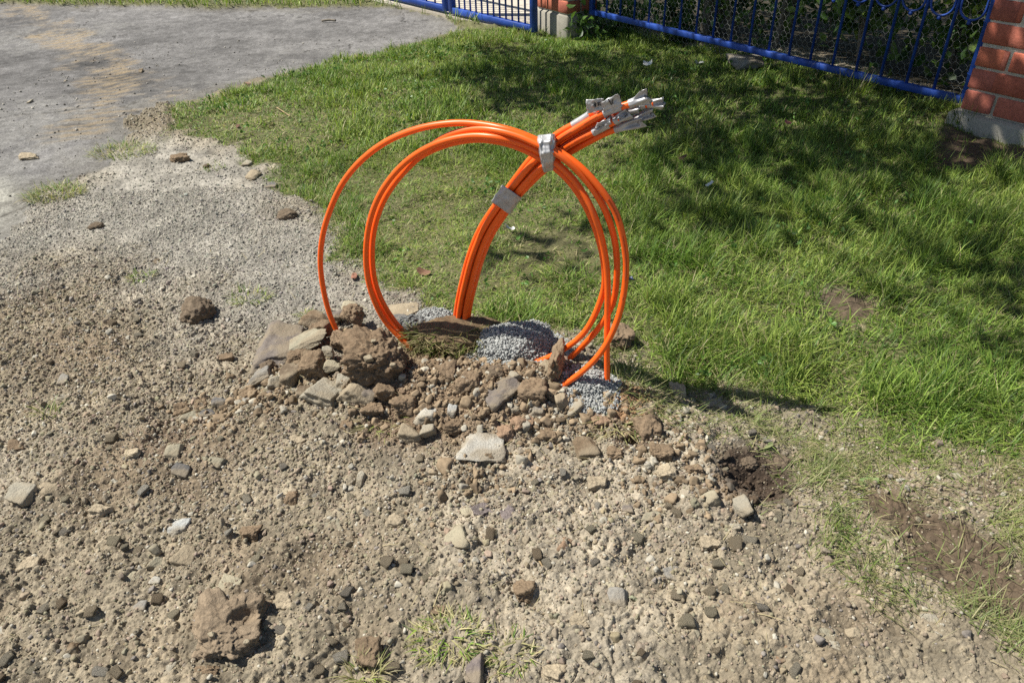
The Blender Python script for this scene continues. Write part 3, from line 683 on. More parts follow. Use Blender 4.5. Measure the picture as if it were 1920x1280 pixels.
 (1290, 800, 34, 20, 'clod', 'tan', 'tan lump at the lawn edge above the black soil'),
 (650, 800, 30, 22, 'clod', 'brown', 'brown lump left of the dry flattened tuft'),
 (560, 830, 34, 22, 'clod', 'tan', 'tan lump on the open soil below the pile'),
 (250, 850, 40, 24, 'clod', 'tan', 'tan lump below the blocky pale stone'),
 (740, 980, 40, 28, 'clod', 'tan', 'tan lump left of the big cream and tan rock'),
 (1120, 910, 40, 28, 'clod', 'tan', 'tan lump below the square brown block'),
 (1330, 1020, 44, 30, 'clod', 'tan', 'tan lump below the black soil'),
 (1090, 1170, 44, 30, 'clod', 'tan', 'tan lump left of the dark-sided flat stone'),
 (540, 1130, 48, 32, 'clod', 'tan', 'tan lump right of the big clod with a hollow'),
 (190, 960, 38, 24, 'clod', 'tan', 'tan lump right of the tan stone near the left edge'),
 (60, 1060, 40, 26, 'clod', 'tan', 'tan lump at the left edge of the lower soil'),
 # far left and gravel
 (339, 299, 38, 18, 'clod', 'brown', 'oval brown clod at the far end of the gravel by the road'),
 (387, 313, 12, 10, 'clod', 'dark', 'tiny dark clod right of the oval brown clod'),
 (510, 347, 24, 12, 'slab', 'dgrey', 'dark flat stone at the lawn edge above the loops'),
 (474, 331, 26, 18, 'rock', 'tan', 'tan stone at the lawn edge left of the dark flat stone'),
 (463, 309, 20, 12, 'rock', 'pale', 'pale stone at the lawn edge furthest back'),
 (182, 426, 28, 14, 'clod', 'dark', 'small dark clod on the gravel at the left'),
 (540, 406, 40, 22, 'clod', 'dark', 'dark rooty clod at the lawn edge left of the outer loop'),
 (290, 494, 20, 13, 'rock', 'dark', 'small dark stone in the middle of the gravel'),
 (56, 192, 9, 7, 'rock', 'pale', 'little pale pebble on the asphalt at the left'),
 (264, 134, 9, 7, 'rock', 'dark', 'little dark pebble in the mud track on the asphalt'),
 (124, 152, 5, 4, 'rock', 'grey', 'little grey pebble beside the mud track on the asphalt'),
 (55, 295, 40, 12, 'clod', 'tan', 'flat dry scrap of turf on the asphalt near the left edge'),
 (1395, 126, 60, 26, 'rock', 'grey', 'low mossy stone in the shade under the blue fence', 0, .02),
]
for t in S:
    a_ = list(t) + [0] * (9 - len(t)); put(*a_[:7], tilt=a_[7], lift=a_[8])
# the three big clods
bigA = put(708, 688, 124, 114, 'clod', 'brown', 'biggest brown clod of the pile, crumbly with pebbles, by the inner loops', lift=.0, sub=5, seed=41, depth=.9, flat=.9)
bigB = put(420, 1172, 172, 150, 'clod', 'brown', 'big smooth brown clod with a hollow near the bottom left', sub=5, seed=84, flat=.6, depth=.85, lift=-.008)
def dent(o, qx, qy, rad, depth):
    Mv = np.array([v.co[:] for v in o.data.vertices]); Nv = np.array([v.normal[:] for v in o.data.vertices]); Rm = np.array(o.rotation_euler.to_matrix()); Wv = Mv @ Rm.T + np.array(o.location); d = ray(qx, qy); dn = d / np.linalg.norm(d)
    t_ = (Wv - CAM) @ dn; off = np.linalg.norm((Wv - CAM) - t_[:, None] * dn, axis=1); tt = t_[off < max(.006, off.min() * 1.5)].min(); P_ = CAM + dn * tt
    q = np.exp(-(np.linalg.norm((Wv - P_) * [.8, 1.2, 1.2], axis=1) / rad) ** 3); Mv = Mv + (dn @ Rm)[None] * (depth * q)[:, None] + np.array([0, 0, -depth * .5]) * q[:, None]; o.data.vertices.foreach_set('co', Mv.astype(np.float32).ravel()); o.data.update()
bigA.color = (.19, .137, .088, 1); bigB.color = (.235, .182, .125, 1); dent(bigB, 462, 1150, .016, .016)
for o, spots in ((bigA, [(682, 672, 18), (725, 690, 12), (700, 640, 10), (745, 660, 9)]), (bigB, [(392, 1190, 14), (455, 1210, 12)])):
    for k, (qx, qy, s) in enumerate(spots):
        dep = float((np.array(o.location) - CAM) @ fwd); rr = s / 2 / FPX * dep
        Vv, Ff = rock_verts(2, 300 + k); d = ray(qx, qy)
        # walk along the sight line to the clod's surface
        Mv = np.array([v.co[:] for v in o.data.vertices]) + np.array(o.location)
        dn = d / np.linalg.norm(d); t_ = (Mv - CAM) @ dn; off = np.linalg.norm((Mv - CAM) - t_[:, None] * dn, axis=1)
        tt = t_[off < max(.008, off.min() * 1.5)].min(); P_ = CAM + dn * (tt + rr * .25) - np.array(o.location)
        c_ = link('embedded_pebble', mesh_np('pebble', Vv * np.array([rr, rr * .8, rr * .7]), tris=Ff), M_stone, o); c_.location = P_; c_.color = (.36, .31, .22, 1)
# loose small stones nothing tells apart
shared = []
for k in range(12):
    Vv, Ff = rock_verts(2, 900 + k); shared.append((mesh_np('small_stone', Vv, tris=Ff), M_stone if k % 2 else M_paleS))
r = np.random.default_rng(88); cnt = 0
while cnt < 105:
    qx = r.uniform(-20, 1500); qy = r.uniform(560, 1290)
    p, z = ground_at(qx, qy); xx = np.array([p[0]]); yy = np.array([p[1]]); m = masks(xx, yy)
    if m['lawn'][0] > .2 or m['wisp'][0] > .6 or m['road'][0] > .2 or m['grav'][0] > .7: continue
    if any(math.hypot(qx - t[0], qy - t[1]) < 14 + t[2] * .55 for t in S) or math.hypot(qx - 420, qy - 1170) < 90 or math.hypot(qx - 700, qy - 680) < 75: continue
    me, mt = shared[cnt % 12]; o = link('stone', me, mt); rr = r.uniform(.0065, .0115)
    o.location = (p[0], p[1], h1(p[0], p[1]) + rr * .25); o.scale = (rr * r.uniform(.9, 1.35), rr * r.uniform(.75, 1.1), rr * r.uniform(.5, .8))
    o.rotation_euler = (r.uniform(-.3, .3), r.uniform(-.3, .3), r.uniform(0, 6.28))
    cc = np.array(COL[['pale', 'tan', 'olive', 'grey', 'tan', 'yellow', 'brown', 'white'][cnt % 8]]) * r.uniform(.75, 1.05); o.color = (*cc, 1)
    tag(o, 'small dusty loose stone, one of many alike on the open soil', 'stone', 'small loose stones strewn on the soil'); cnt += 1

# ------------------------------------------------------------------ grass and leaves
def blades(x, y, z, L, wd, az, lean, curve, colr, nseg=3):
    n = len(x); hx, hy = np.cos(az), np.sin(az); sx, sy = -hy, hx
    tw = rng.uniform(-.7, .7, n); wx = sx * np.cos(tw) + hx * np.sin(tw) * .5; wy = sy * np.cos(tw) + hy * np.sin(tw) * .5; wz = np.sin(tw) * .45
    P = []; px_, py_, pz_ = x.copy(), y.copy(), z.copy(); th = lean.copy()
    pts = [(px_.copy(), py_.copy(), pz_.copy())]
    for k in range(nseg):
        st = L / nseg; px_ = px_ + hx * np.sin(th) * st; py_ = py_ + hy * np.sin(th) * st
        pz_ = np.maximum(pz_ + np.cos(th) * st, z + .0015 + .001 * k); pts.append((px_.copy(), py_.copy(), pz_.copy())); th = np.minimum(th + curve / nseg, 2.2)
    prof = [1.0, .95, .7, .45][:nseg] if nseg > 1 else [1.0]
    for k in range(nseg):
        w_ = wd * prof[k] / 2; a, b, c = pts[k]
        P.append(np.stack([a - wx * w_, b - wy * w_, c - wz * w_], 1)); P.append(np.stack([a + wx * w_, b + wy * w_, c + wz * w_], 1))
    P.append(np.stack(pts[-1], 1)); nv = 2 * nseg + 1
    Vv = np.stack(P, 1).reshape(-1, 3)
    T = []
    for k in range(nseg - 1): T += [(2 * k, 2 * k + 1, 2 * k + 3), (2 * k, 2 * k + 3, 2 * k + 2)]
    T.append((2 * nseg - 2, 2 * nseg - 1, 2 * nseg))
    F = (np.array(T)[None] + (np.arange(n) * nv)[:, None, None]).reshape(-1, 3)
    return Vv, F, np.repeat(colr, nv, 0)
GREEN = np.array([.15, .245, .038]); YGREEN = np.array([.27, .345, .075]); DGREEN = np.array([.06, .125, .025]); STRAW = np.array([.44, .38, .22]); OLIVE = np.array([.26, .26, .11])
def grass_colours(x, y, straw, r):
    n = len(x); t = fbm(x, y, .22, 3, 401); c = lerp(np.broadcast_to(GREEN, (n, 3)), YGREEN, np.clip(.5 + .7 * t + r.normal(0, .3, n), 0, 1))
    c = lerp(c, DGREEN, (r.uniform(0, 1, n) < .35) * .85)
    s_ = r.uniform(0, 1, n) < straw; c = np.where(s_[:, None], lerp(np.broadcast_to(OLIVE, (n, 3)), STRAW, r.uniform(0, 1, n)), c)
    return np.clip(c * r.uniform(.6, 1.45, (n, 1)), .01, .8), s_
def lawn(name, x0, x1, y0, y1, dens, seed, Lr, wr, label):
    r = np.random.default_rng(seed); n = int((x1 - x0) * (y1 - y0) * dens); x = r.uniform(x0, x1, n); y = r.uniform(y0, y1, n)
    k = (np.abs(x) < 1.2 * (.40 + .60 * y) + .1); x, y = x[k], y[k]; m = masks(x, y)
    nz = fbm(x, y, .10, 3, 501); big = fbm(x, y, .4, 2, 503)
    thin = ss(-.05, .08, sdpoly(x, y, THIN)); strawy = ss(-.1, .2, sdpoly(x, y, STRAWY) + .06 * m['n1'])
    d_l = m['lawn'] * (1 - .97 * m['bare']) * (1 - .6 * thin) * (.55 + .45 * ss(-.6, .3, nz))
    d_w = m['wisp'] * (1 - .9 * m['bare']) * .30 * (.35 + .65 * ss(-.7, .3, nz + .3 * big))
    d = np.maximum(d_l, d_w); k = r.uniform(0, 1, len(x)) < d
    x, y, nz, big, thin, strawy = x[k], y[k], nz[k], big[k], thin[k], strawy[k]; m = {a: b[k] for a, b in m.items()}; n = len(x)
    edge = 1 - m['lawn']
    straw = np.clip(.16 + .24 * strawy + .3 * thin + .45 * edge + .10 * big, .03, .9)
    c, s_ = grass_colours(x, y, straw, r)
    az = 6.28 * fbm(x, y, .14, 2, 601) + r.normal(0, 1.7, n)
    tuft = ss(-.1, .6, fbm(x, y, .13, 2, 611))
    wr_ = np.where(edge > .6, .6, 1.0); L = r.uniform(Lr[0], Lr[1], n) * (.55 + .5 * tuft) * np.where(r.uniform(0, 1, n) < .45, .6, 1.05) * (1 + .35 * ss(.2, .6, x) * (1 - ss(2.4, 3.0, y))) * (1 - .25 * strawy) * (1 - .25 * edge) * np.where(s_, .85, 1)
    lean = np.clip(r.normal(.95 - .30 * tuft + .3 * strawy + .4 * edge, .45, n), .05, 1.5) + np.where(s_, .3, 0)
    cur = r.uniform(.2, 1.3, n)
    a, b, cc = blades(x, y, H(x, y, m) - .002, L, r.uniform(wr[0], wr[1], n) * wr_, az, lean, cur, c)
    return tag(link(name, mesh_np(name, a, tris=b, colr=cc, smooth=True), M_grass), label=label, cat='grass', kind='stuff')
lawn('grass', -1.6, 2.9, .55, 2.7, 66000, 21, (.03, .075), (.0013, .0028), 'fine mixed green and straw coloured lawn grass near the loops')
lawn('grass', -2.2, 3.6, 2.7, 5.3, 26000, 22, (.03, .075), (.0025, .0045), 'shaded lawn grass running back to the blue fence')
r = np.random.default_rng(23); n = 42000; x = r.uniform(-6, 1.2, n); y = r.uniform(5.3, 9, n); m = masks(x, y)
k = (m['road'] < .5) & (m['pave'] < .5) & (m['litter'] < .5); x, y = x[k], y[k]; n = len(x); m = {a: b[k] for a, b in m.items()}
c, s_ = grass_colours(x, y, .12, r)
a, b, cc = blades(x, y, H(x, y, m), r.uniform(.05, .11, n), r.uniform(.004, .008, n), r.uniform(0, 6.28, n), r.uniform(.1, .9, n), r.uniform(.2, 1, n), c)
tag(link('verge_grass', mesh_np('verge_grass', a, tris=b, colr=cc, smooth=True), M_grass), label='bright verge grass along the far side of the asphalt', cat='grass', kind='stuff')
# thin lying wisps where the lawn peters out to the right
r = np.random.default_rng(29); n = 150000; x = r.uniform(.15, 1.7, n); y = r.uniform(.5, 1.6, n); m = masks(x, y)
nz = fbm(x, y, .07, 3, 541); nb2 = fbm(x, y, .2, 2, 543); wmask = np.maximum(m['wisp'], (1 - m['lawn']) * ss(-.10, .0, sdpoly(x, y, LAWN)) * .8 * (x > .2))
k = r.uniform(0, 1, n) < wmask * (1 - .72 * m['bare']) * (.22 + .78 * ss(-.5, .4, nz + .4 * nb2)) * .55
x, y = x[k], y[k]; m = {a: b[k] for a, b in m.items()}; n = len(x)
c, s_ = grass_colours(x, y, .42, r); c = lerp(c, np.array([.24, .25, .12]), .35 + .25 * (r.uniform(0, 1, n) < .4))
a, b, cc = blades(x, y, H(x, y, m) + .001, r.uniform(.018, .058, n), r.uniform(.0007, .0017, n), -.7 + 2.2 * fbm(x, y, .12, 2, 545) + r.normal(0, 1.2, n), r.uniform(.7, 1.55, n), r.uniform(-.3, .9, n), c)
tag(link('grass_wisps', mesh_np('grass_wisps', a, tris=b, colr=cc, smooth=True), M_grass), label='thin yellowish wisps of grass lying over the soil at the lower right edge of the lawn', cat='grass', kind='stuff')
# thin strands of dry grass and rootlets scattered over the soil
r = np.random.default_rng(24); n = 5200; x, y = area_pts(n, r, ymax=2.0); m = masks(x, y)
g1_ = G(720, 800); g2_ = G(1080, 830); near_ = np.minimum(np.hypot(x - g1_[0], y - g1_[1]), np.hypot((x - g2_[0]) / 2.2, y - g2_[1]))
k = (m['lawn'] < .5) & (m['road'] < .5) & (r.uniform(0, 1, n) < .16 + .8 * (near_ < .07)); x, y = x[k], y[k]; n = len(x); m = {a: b[k] for a, b in m.items()}
cc = STRAW * r.uniform(.5, 1.0, (n, 1))
a, b, cc = blades(x, y, H(x, y, m) + .003, r.uniform(.015, .055, n), r.uniform(.0008, .0016, n), r.uniform(0, 6.28, n), r.uniform(1.2, 1.6, n), r.uniform(-.5, .5, n), cc)
tag(link('dry_grass', mesh_np('dry_grass', a, tris=b, colr=cc, smooth=True), M_straw), label='thin strands of dry grass scattered on the dug soil', cat='dry grass', kind='stuff')

def tuft(px, py_, wpx, n, L, label, straw=.4, seed=0, lean=(.4, 1.35), hgt=1.0, nm='grass_tuft', cat='grass tuft', wd=(.0013, .0028), tint=1.0):
    r = np.random.default_rng(seed + int(px)); p, z = ground_at(px, py_); dep = float((p - CAM) @ fwd); R = wpx / 2 / FPX * dep
    q = np.sqrt(r.uniform(0, 1, n)) * R; t = r.uniform(0, 6.28, n); x = p[0] + q * np.cos(t); y = p[1] + q * np.sin(t) * .7
    c, s_ = grass_colours(x, y, straw, r); zz = H(x, y)
    a, b, cc = blades(x - p[0], y - p[1], zz - z - .002, r.uniform(.4, 1, n) * L * hgt, r.uniform(*wd, n), t + r.normal(0, .9, n), r.uniform(*lean, n), r.uniform(.3, 1.2, n), c * tint)
    o = link(nm, mesh_np(nm, a, tris=b, colr=cc, smooth=True), M_grass); o.location = (p[0], p[1], z)
    return tag(o, label, cat, 'grass tufts growing out of bare ground')
tuft(105, 365, 110, 420, .06, 'low grey-green tuft between asphalt and gravel at the left edge', .5, 1)
tuft(232, 288, 120, 420, .055, 'yellowish tuft at the corner of the gravel and the road', .5, 2)
tuft(265, 524, 46, 90, .035, 'tiny tuft in the middle of the gravel', .3, 3)
tuft(470, 562, 70, 120, .04, 'sparse tuft on the gravel right of the matted clod', .4, 4)
tuft(578, 594, 36, 60, .035, 'small bright tuft behind the stone pile', .2, 5)
tuft(842, 1205, 130, 300, .034, 'yellow-green tuft in the soil at the bottom, left half', .75, 6, (.8, 1.5))
tuft(950, 1232, 100, 170, .034, 'sparser tuft at the bottom just right of the yellow-green one', .75, 7, (.8, 1.5))
tuft(686, 1270, 60, 110, .045, 'dry tuft cut by the bottom edge left of centre', .8, 8)
tuft(720, 798, 90, 130, .055, 'dry flattened tuft under the biggest clod', .9, 9, (1.0, 1.5))
tuft(1150, 800, 90, 150, .05, 'thin pale strands on the orange-tan clay', .8, 10, (.9, 1.5))
tuft(1175, 712, 70, 200, .06, 'green tuft at the foot of the right duct', .3, 11)
tuft(1800, 236, 44, 170, .15, 'tall dark grass tussock at the foot of the near brick pier', .1, 12, (.1, .8), 1.0, 'grass_tussock', 'tussock', (.002, .004), .8)
tuft(1590, 175, 90, 160, .14, 'long thin grass stalks under the middle of the blue fence', .3, 13, (.1, .7), 1.0, 'grass_tussock', 'tussock', (.002, .0035), .8)
tuft(1500, 150, 80, 120, .12, 'long grass stalks left of the middle of the blue fence', .2, 14, (.1, .8), 1.0, 'grass_tussock', 'tussock', (.002, .0035), .8)
tuft(95, 782, 40, 40, .05, 'few blades of grass beside the small round white chip', .5, 15)
tuft(400, 318, 50, 60, .03, 'small green tuft near the far end of the gravel', .2, 16)

def leaf_cloud(P, size, colr, r, droop=.35):
    """folded leaf blades (4 triangles) at points P"""
    n = len(P); R_ = rot_mats(n, r)
    base = np.array([[0, -.5, 0], [-.33, -.1, .10], [-.22, .25, .06], [0, .55, -.10], [.22, .25, .06], [.33, -.1, .10], [0, 0, 0]])
    W = base[None] * size[:, None, None] * np.stack([r.uniform(.75, 1.15, n), np.ones(n), r.uniform(.2, 1.8, n)], 1)[:, None]
    W = np.einsum('nij,nvj->nvi', R_, W) + P[:, None]
    T = np.array([(0, 6, 1), (1, 6, 2), (2, 6, 3), (3, 6, 4), (4, 6, 5), (5, 6, 0)])
    F = (T[None] + (np.arange(n) * 7)[:, None, None]).reshape(-1, 3)
    return W.reshape(-1, 3), F, np.repeat(colr, 7, 0)
def sweep(path, rad, sides=10, closed_ends=True, ell=None):
    path = np.asarray(path, float); n = len(path); rad = np.broadcast_to(np.asarray(rad, float), (n,))
    T = np.gradient(path, axis=0); T /= np.linalg.norm(T, axis=1)[:, None] + 1e-12
    u = np.cross(T[0], [0, 0, 1.0]); 
    if np.linalg.norm(u) < 1e-3: u = np.cross(T[0], [0, 1.0, 0])
    u /= np.linalg.norm(u); Us = []
    for k in range(n):
        u = u - T[k] * (u @ T[k]); u /= np.linalg.norm(u); Us.append(u)
    Us = np.array(Us); Ws = np.cross(T, Us); an = np.linspace(0, 2 * np.pi, sides, endpoint=False)
    Vv = path[:, None] + rad[:, None, None] * (np.cos(an)[None, :, None] * Us[:, None] + np.sin(an)[None, :, None] * Ws[:, None])
    I = np.arange(n * sides).reshape(n, sides); Q = np.stack([I[:-1], np.roll(I[:-1], -1, 1), np.roll(I[1:], -1, 1), I[1:]], -1).reshape(-1, 4)
    Vv = Vv.reshape(-1, 3); T3 = []
    if closed_ends:
        Vv = np.vstack([Vv, path[0], path[-1]]); a, b = n * sides, n * sides + 1
        for k in range(sides): T3 += [(a, (k + 1) % sides, k), (b, (n - 1) * sides + k, (n - 1) * sides + (k + 1) % sides)]
    return Vv, (np.array(T3) if T3 else np.zeros((0, 3), int)), Q
class MB:
    def __init__(s): s.V = []; s.T = []; s.Q = []; s.n = 0; s.C = []
    def add(s, V, T=None, Q=None, c=None):
        V = np.asarray(V, float)
        if T is not None and len(T): s.T.append(np.asarray(T) + s.n)
        if Q is not None and len(Q): s.Q.append(np.asarray(Q) + s.n)
        s.V.append(V); s.n += len(V); s.C.append(np.broadcast_to(np.array(c if c is not None else (.5, .5, .5)), (len(V), 3)))
    def outw(s, P, Fs):
        P = np.array(P); c = P.mean(0); out = []
        for f in Fs:
            n_ = np.cross(P[f[1]] - P[f[0]], P[f[2]] - P[f[0]]); out.append(f if n_ @ (P[list(f)].mean(0) - c) > 0 else f[::-1])
        return out
    def box(s, o, ax, ay, az, c=None, bev=0.0):
        """box from corner o with edge vectors, optional small chamfer"""
        o = np.array(o, float); ax, ay, az = map(lambda q: np.array(q, float), (ax, ay, az))
        if bev <= 0:
            P = [o + ax * i + ay * j + az * k for k in (0, 1) for j in (0, 1) for i in (0, 1)]
            s.add(P, Q=s.outw(P, [(0, 2, 3, 1), (4, 5, 7, 6), (0, 1, 5, 4), (2, 6, 7, 3), (0, 4, 6, 2), (1, 3, 7, 5)]), c=c); return
        la, lb, lc = (np.linalg.norm(q) for q in (ax, ay, az)); ea, eb, ec = bev / la, bev / lb, bev / lc
        P = []; 
        for k in (0, 1):
            for j in (0, 1):
                for i in (0, 1):
                    P.append(o + ax * (ea if i == 0 else 1 - ea) + ay * (eb if j == 0 else 1 - eb) + az * k)
                    P.append(o + ax * i + ay * (eb if j == 0 else 1 - eb) + az * (ec if k == 0 else 1 - ec))
                    P.append(o + ax * (ea if i == 0 else 1 - ea) + ay * j + az * (ec if k == 0 else 1 - ec))
        def v(i, j, k, t): return ((k * 2 + j) * 2 + i) * 3 + t
        Qs = []; Ts = []
        for k in (0, 1): Qs.append((v(0, 0, k, 0), v(1, 0, k, 0), v(1, 1, k, 0), v(0, 1, k, 0)))
        for i in (0, 1): Qs.append((v(i, 0, 0, 1), v(i, 1, 0, 1), v(i, 1, 1, 1), v(i, 0, 1, 1)))
        for j in (0, 1): Qs.append((v(0, j, 0, 2), v(1, j, 0, 2), v(1, j, 1, 2), v(0, j, 1, 2)))
        for k in (0, 1):
            for i in (0, 1): Qs.append((v(i, 0, k, 0), v(i, 1, k, 0), v(i, 1, k, 1), v(i, 0, k, 1)))
            for j in (0, 1): Qs.append((v(0, j, k, 0), v(1, j, k, 0), v(1, j, k, 2), v(0, j, k, 2)))
        for i in (0, 1):
            for j in (0, 1): Qs.append((v(i, j, 0, 1), v(i, j, 1, 1), v(i, j, 1, 2), v(i, j, 0, 2)))
        for i in (0, 1):
            for j in (0, 1):
                for k in (0, 1): Ts.append((v(i, j, k, 0), v(i, j, k, 1), v(i, j, k, 2)))
        s.add(P, T=s.outw(P, Ts), Q=s.outw(P, Qs), c=c)
    def tube(s, path, rad, sides=8, c=None): V_, T_, Q_ = sweep(path, rad, sides); s.add(V_, T_, Q_, c)
    def build(s, name, mat, parent=None, origin=None, smooth=False):
        V_ = np.vstack(s.V); 
        if origin is not None: V_ = V_ - np.array(origin)
        me = mesh_np(name, V_, tris=np.vstack(s.T) if s.T else None, quads=np.vstack(s.Q) if s.Q else None, colr=np.vstack(s.C), smooth=smooth)
        return link(name, me, mat, parent)
def spline(P, k=10):
    P = np.asarray(P, float); P = np.vstack([2 * P[0] - P[1], P, 2 * P[-1] - P[-2]]); out = []
    for i in range(1, len(P) - 2):
        a, b, c, d = P[i - 1:i + 3]
        for t in np.linspace(0, 1, k, endpoint=False):
            out.append(.5 * (2 * b + (c - a) * t + (2 * a - 5 * b + 4 * c - d) * t * t + (3 * b - a - 3 * c + d) * t ** 3))
    out.append(P[-2]); return np.array(out)
def smooth_path(Q_, it=3):
    Q_ = Q_.copy()
    for _ in range(it): Q_[1:-1] = .25 * Q_[:-2] + .5 * Q_[1:-1] + .25 * Q_[2:]
    return Q_

# ------------------------------------------------------------------ turf clod and heaps of grey grit
p, z = ground_at(862, 660); tb = put(864, 641, 190, 84, 'clod', 'brown', 'long turf clod with hanging roots and grass in front of the rising duct bundle', seed=55, sub=5, name='turf_clod', lift=.008, flat=.8, yaw=0, depth=.5)
tb.color = (.155, .11, .065, 1)
Vt = np.array([v.co[:] for v in tb.data.vertices]); Nt = np.array([v.normal[:] for v in tb.data.vertices])
r = np.random.default_rng(66); k = np.where((Nt[:, 1] < .1) & (Nt[:, 2] < .55))[0]; k = r.choice(k, 1500); n = len(k)
az = np.arctan2(Nt[k, 1], Nt[k, 0]) + r.normal(0, 1.2, n)
g_ = r.uniform(0, 1, (n, 1)) < .45; cc = np.where(g_, np.array([.13, .17, .04]) * r.uniform(.6, 1.3, (n, 1)), np.array([.42, .36, .20]) * r.uniform(.4, 1.1, (n, 1)))
a, b, c = blades(Vt[k, 0], Vt[k, 1], Vt[k, 2], r.uniform(.015, .055, n), r.uniform(.001, .0024, n), az, r.uniform(.9, 1.7, n), r.uniform(-1.2, 1.2, n), cc)
link('grass_blades', mesh_np('grass_blades', a, tris=b, colr=c, smooth=True), M_grass, tb)
rb = MB()
for q in range(34):
    i = r.choice(k); p0 = Vt[i] + Nt[i] * .002; dx = r.uniform(-.05, .05)
    rb.tube(spline([p0, p0 + [dx * .4, -.010, r.uniform(-.01, .01)], p0 + [dx * .8, -.014, -.012], p0 + [dx, -.008, -.028]], 6), r.uniform(.0005, .0011), 4)
k2 = r.choice(np.where(Nt[:, 2] > .2)[0], 260)
a, b, c = blades(Vt[k2, 0], Vt[k2, 1], Vt[k2, 2], r.uniform(.004, .012, len(k2)), np.full(len(k2), .0007), r.uniform(0, 6.28, len(k2)), r.uniform(.2, 1.4, len(k2)), r.uniform(-1, 1, len(k2)), np.full((len(k2), 3), .3))
rb.add(a, b); rb.build('roots', M_root, tb)
def heap(px, py_, wpx, hpx, seed, label, n=2600, dark=False, lift=0.0, depth=.8):
    o = put(px, py_, wpx, hpx, 'clod', 'grey', label, seed=seed, sub=5, name='grit_heap', yaw=0, depth=depth, lift=lift)
    o['category'] = 'heap'; o['group'] = 'heaps of blue-grey grit around the ducts'; o.color = (.37, .38, .365, 1) if not dark else (.19, .195, .19, 1)
    Vt = np.array([v.co[:] for v in o.data.vertices]); Nt = np.array([v.normal[:] for v in o.data.vertices])
    r = np.random.default_rng(seed); k = np.where(Nt[:, 2] > -.2)[0]; k = r.choice(k, n); Pk = Vt[k] + Nt[k] * .0015 + r.normal(0, .0018, (n, 3)); ns = n // 3; t = r.uniform(0, 6.28, ns); q = 1 + np.abs(r.normal(0, .16, ns)); hw_, hb_ = np.abs(Vt[:, 0]).max(), np.abs(Vt[:, 1]).max()
    sx_, sy_ = np.cos(t) * q * hw_, np.sin(t) * q * hb_; sz_ = H(sx_ + o.location[0], sy_ + o.location[1]) - o.location[2] + .001
    Pk = np.vstack([Pk, np.stack([sx_, sy_, sz_], 1)]); a, b, c = scatter_rocks(Pk, r.uniform(.0012, .0034, len(Pk)) * np.where(r.uniform(0, 1, len(Pk)) < .06, 1.8, 1), np.full((len(Pk), 3), .3), 0, r)
    W = np.vstack([Vt, a]); F0 = np.array([q.vertices[:] for q in o.data.polygons])
    me = mesh_np('grit_heap', W, tris=np.vstack([F0, b + len(Vt)])); me.materials.append(M_grit); o.data = me
    return o
heap(974, 634, 158, 100, 501, 'largest heap of blue-grey grit behind the mound', 7500)
heap(818, 594, 74, 34, 502, 'small blue-grey grit heap left of the rising ducts', 1200)
heap(772, 606, 60, 34, 503, 'darkest small grit heap beside the inner loops', 900, True)
heap(1108, 712, 84, 56, 504, 'grit heap between the outer and the vertical right duct', 3000)
heap(1112, 752, 76, 26, 505, 'low spread of grit at the foot of the vertical duct', 1800)

# ------------------------------------------------------------------ orange ducts
PN = np.array([.36, .93, 0]); PC = 1.20; TR = .0061
def L3(px, py_, off=0.0):
    d = ray(px, py_); t = (PC + off - PN @ CAM) / (PN @ d); return CAM + d * t
orig = np.array(G(900, 690)); B0 = empty('duct_bundle', tuple(orig), 'bundle of orange plastic ducts rising from the soil, looped and taped together', 'cable ducts')
def fix_end(pts):
    for sgn, idx in ((1, len(pts) - 2), (-1, 1)):
        p_, z_ = ground_at(pts[idx][0], pts[idx][1]); o_ = float(PN @ p_) - PC
        for k, f in ((sgn, 1.3), (0, 1), (-sgn, .62), (-2 * sgn, .3), (-3 * sgn, .1)):
            i = idx + k; pts[i] = (pts[i][0], pts[i][1], pts[i][2] + (o_ - pts[i][2]) * f)
    return pts
def duct(pts, tail=None, end_dir=None):
    Q_ = np.array([L3(*q) for q in pts]); Q_ = smooth_path(spline(Q_, 9), 9)
    V_, T_, QQ = sweep(Q_, TR, 18); mb = MB(); mb.add(V_, T_, QQ); o = mb.build('duct', M_orange, B0, orig, True); return Q_, o
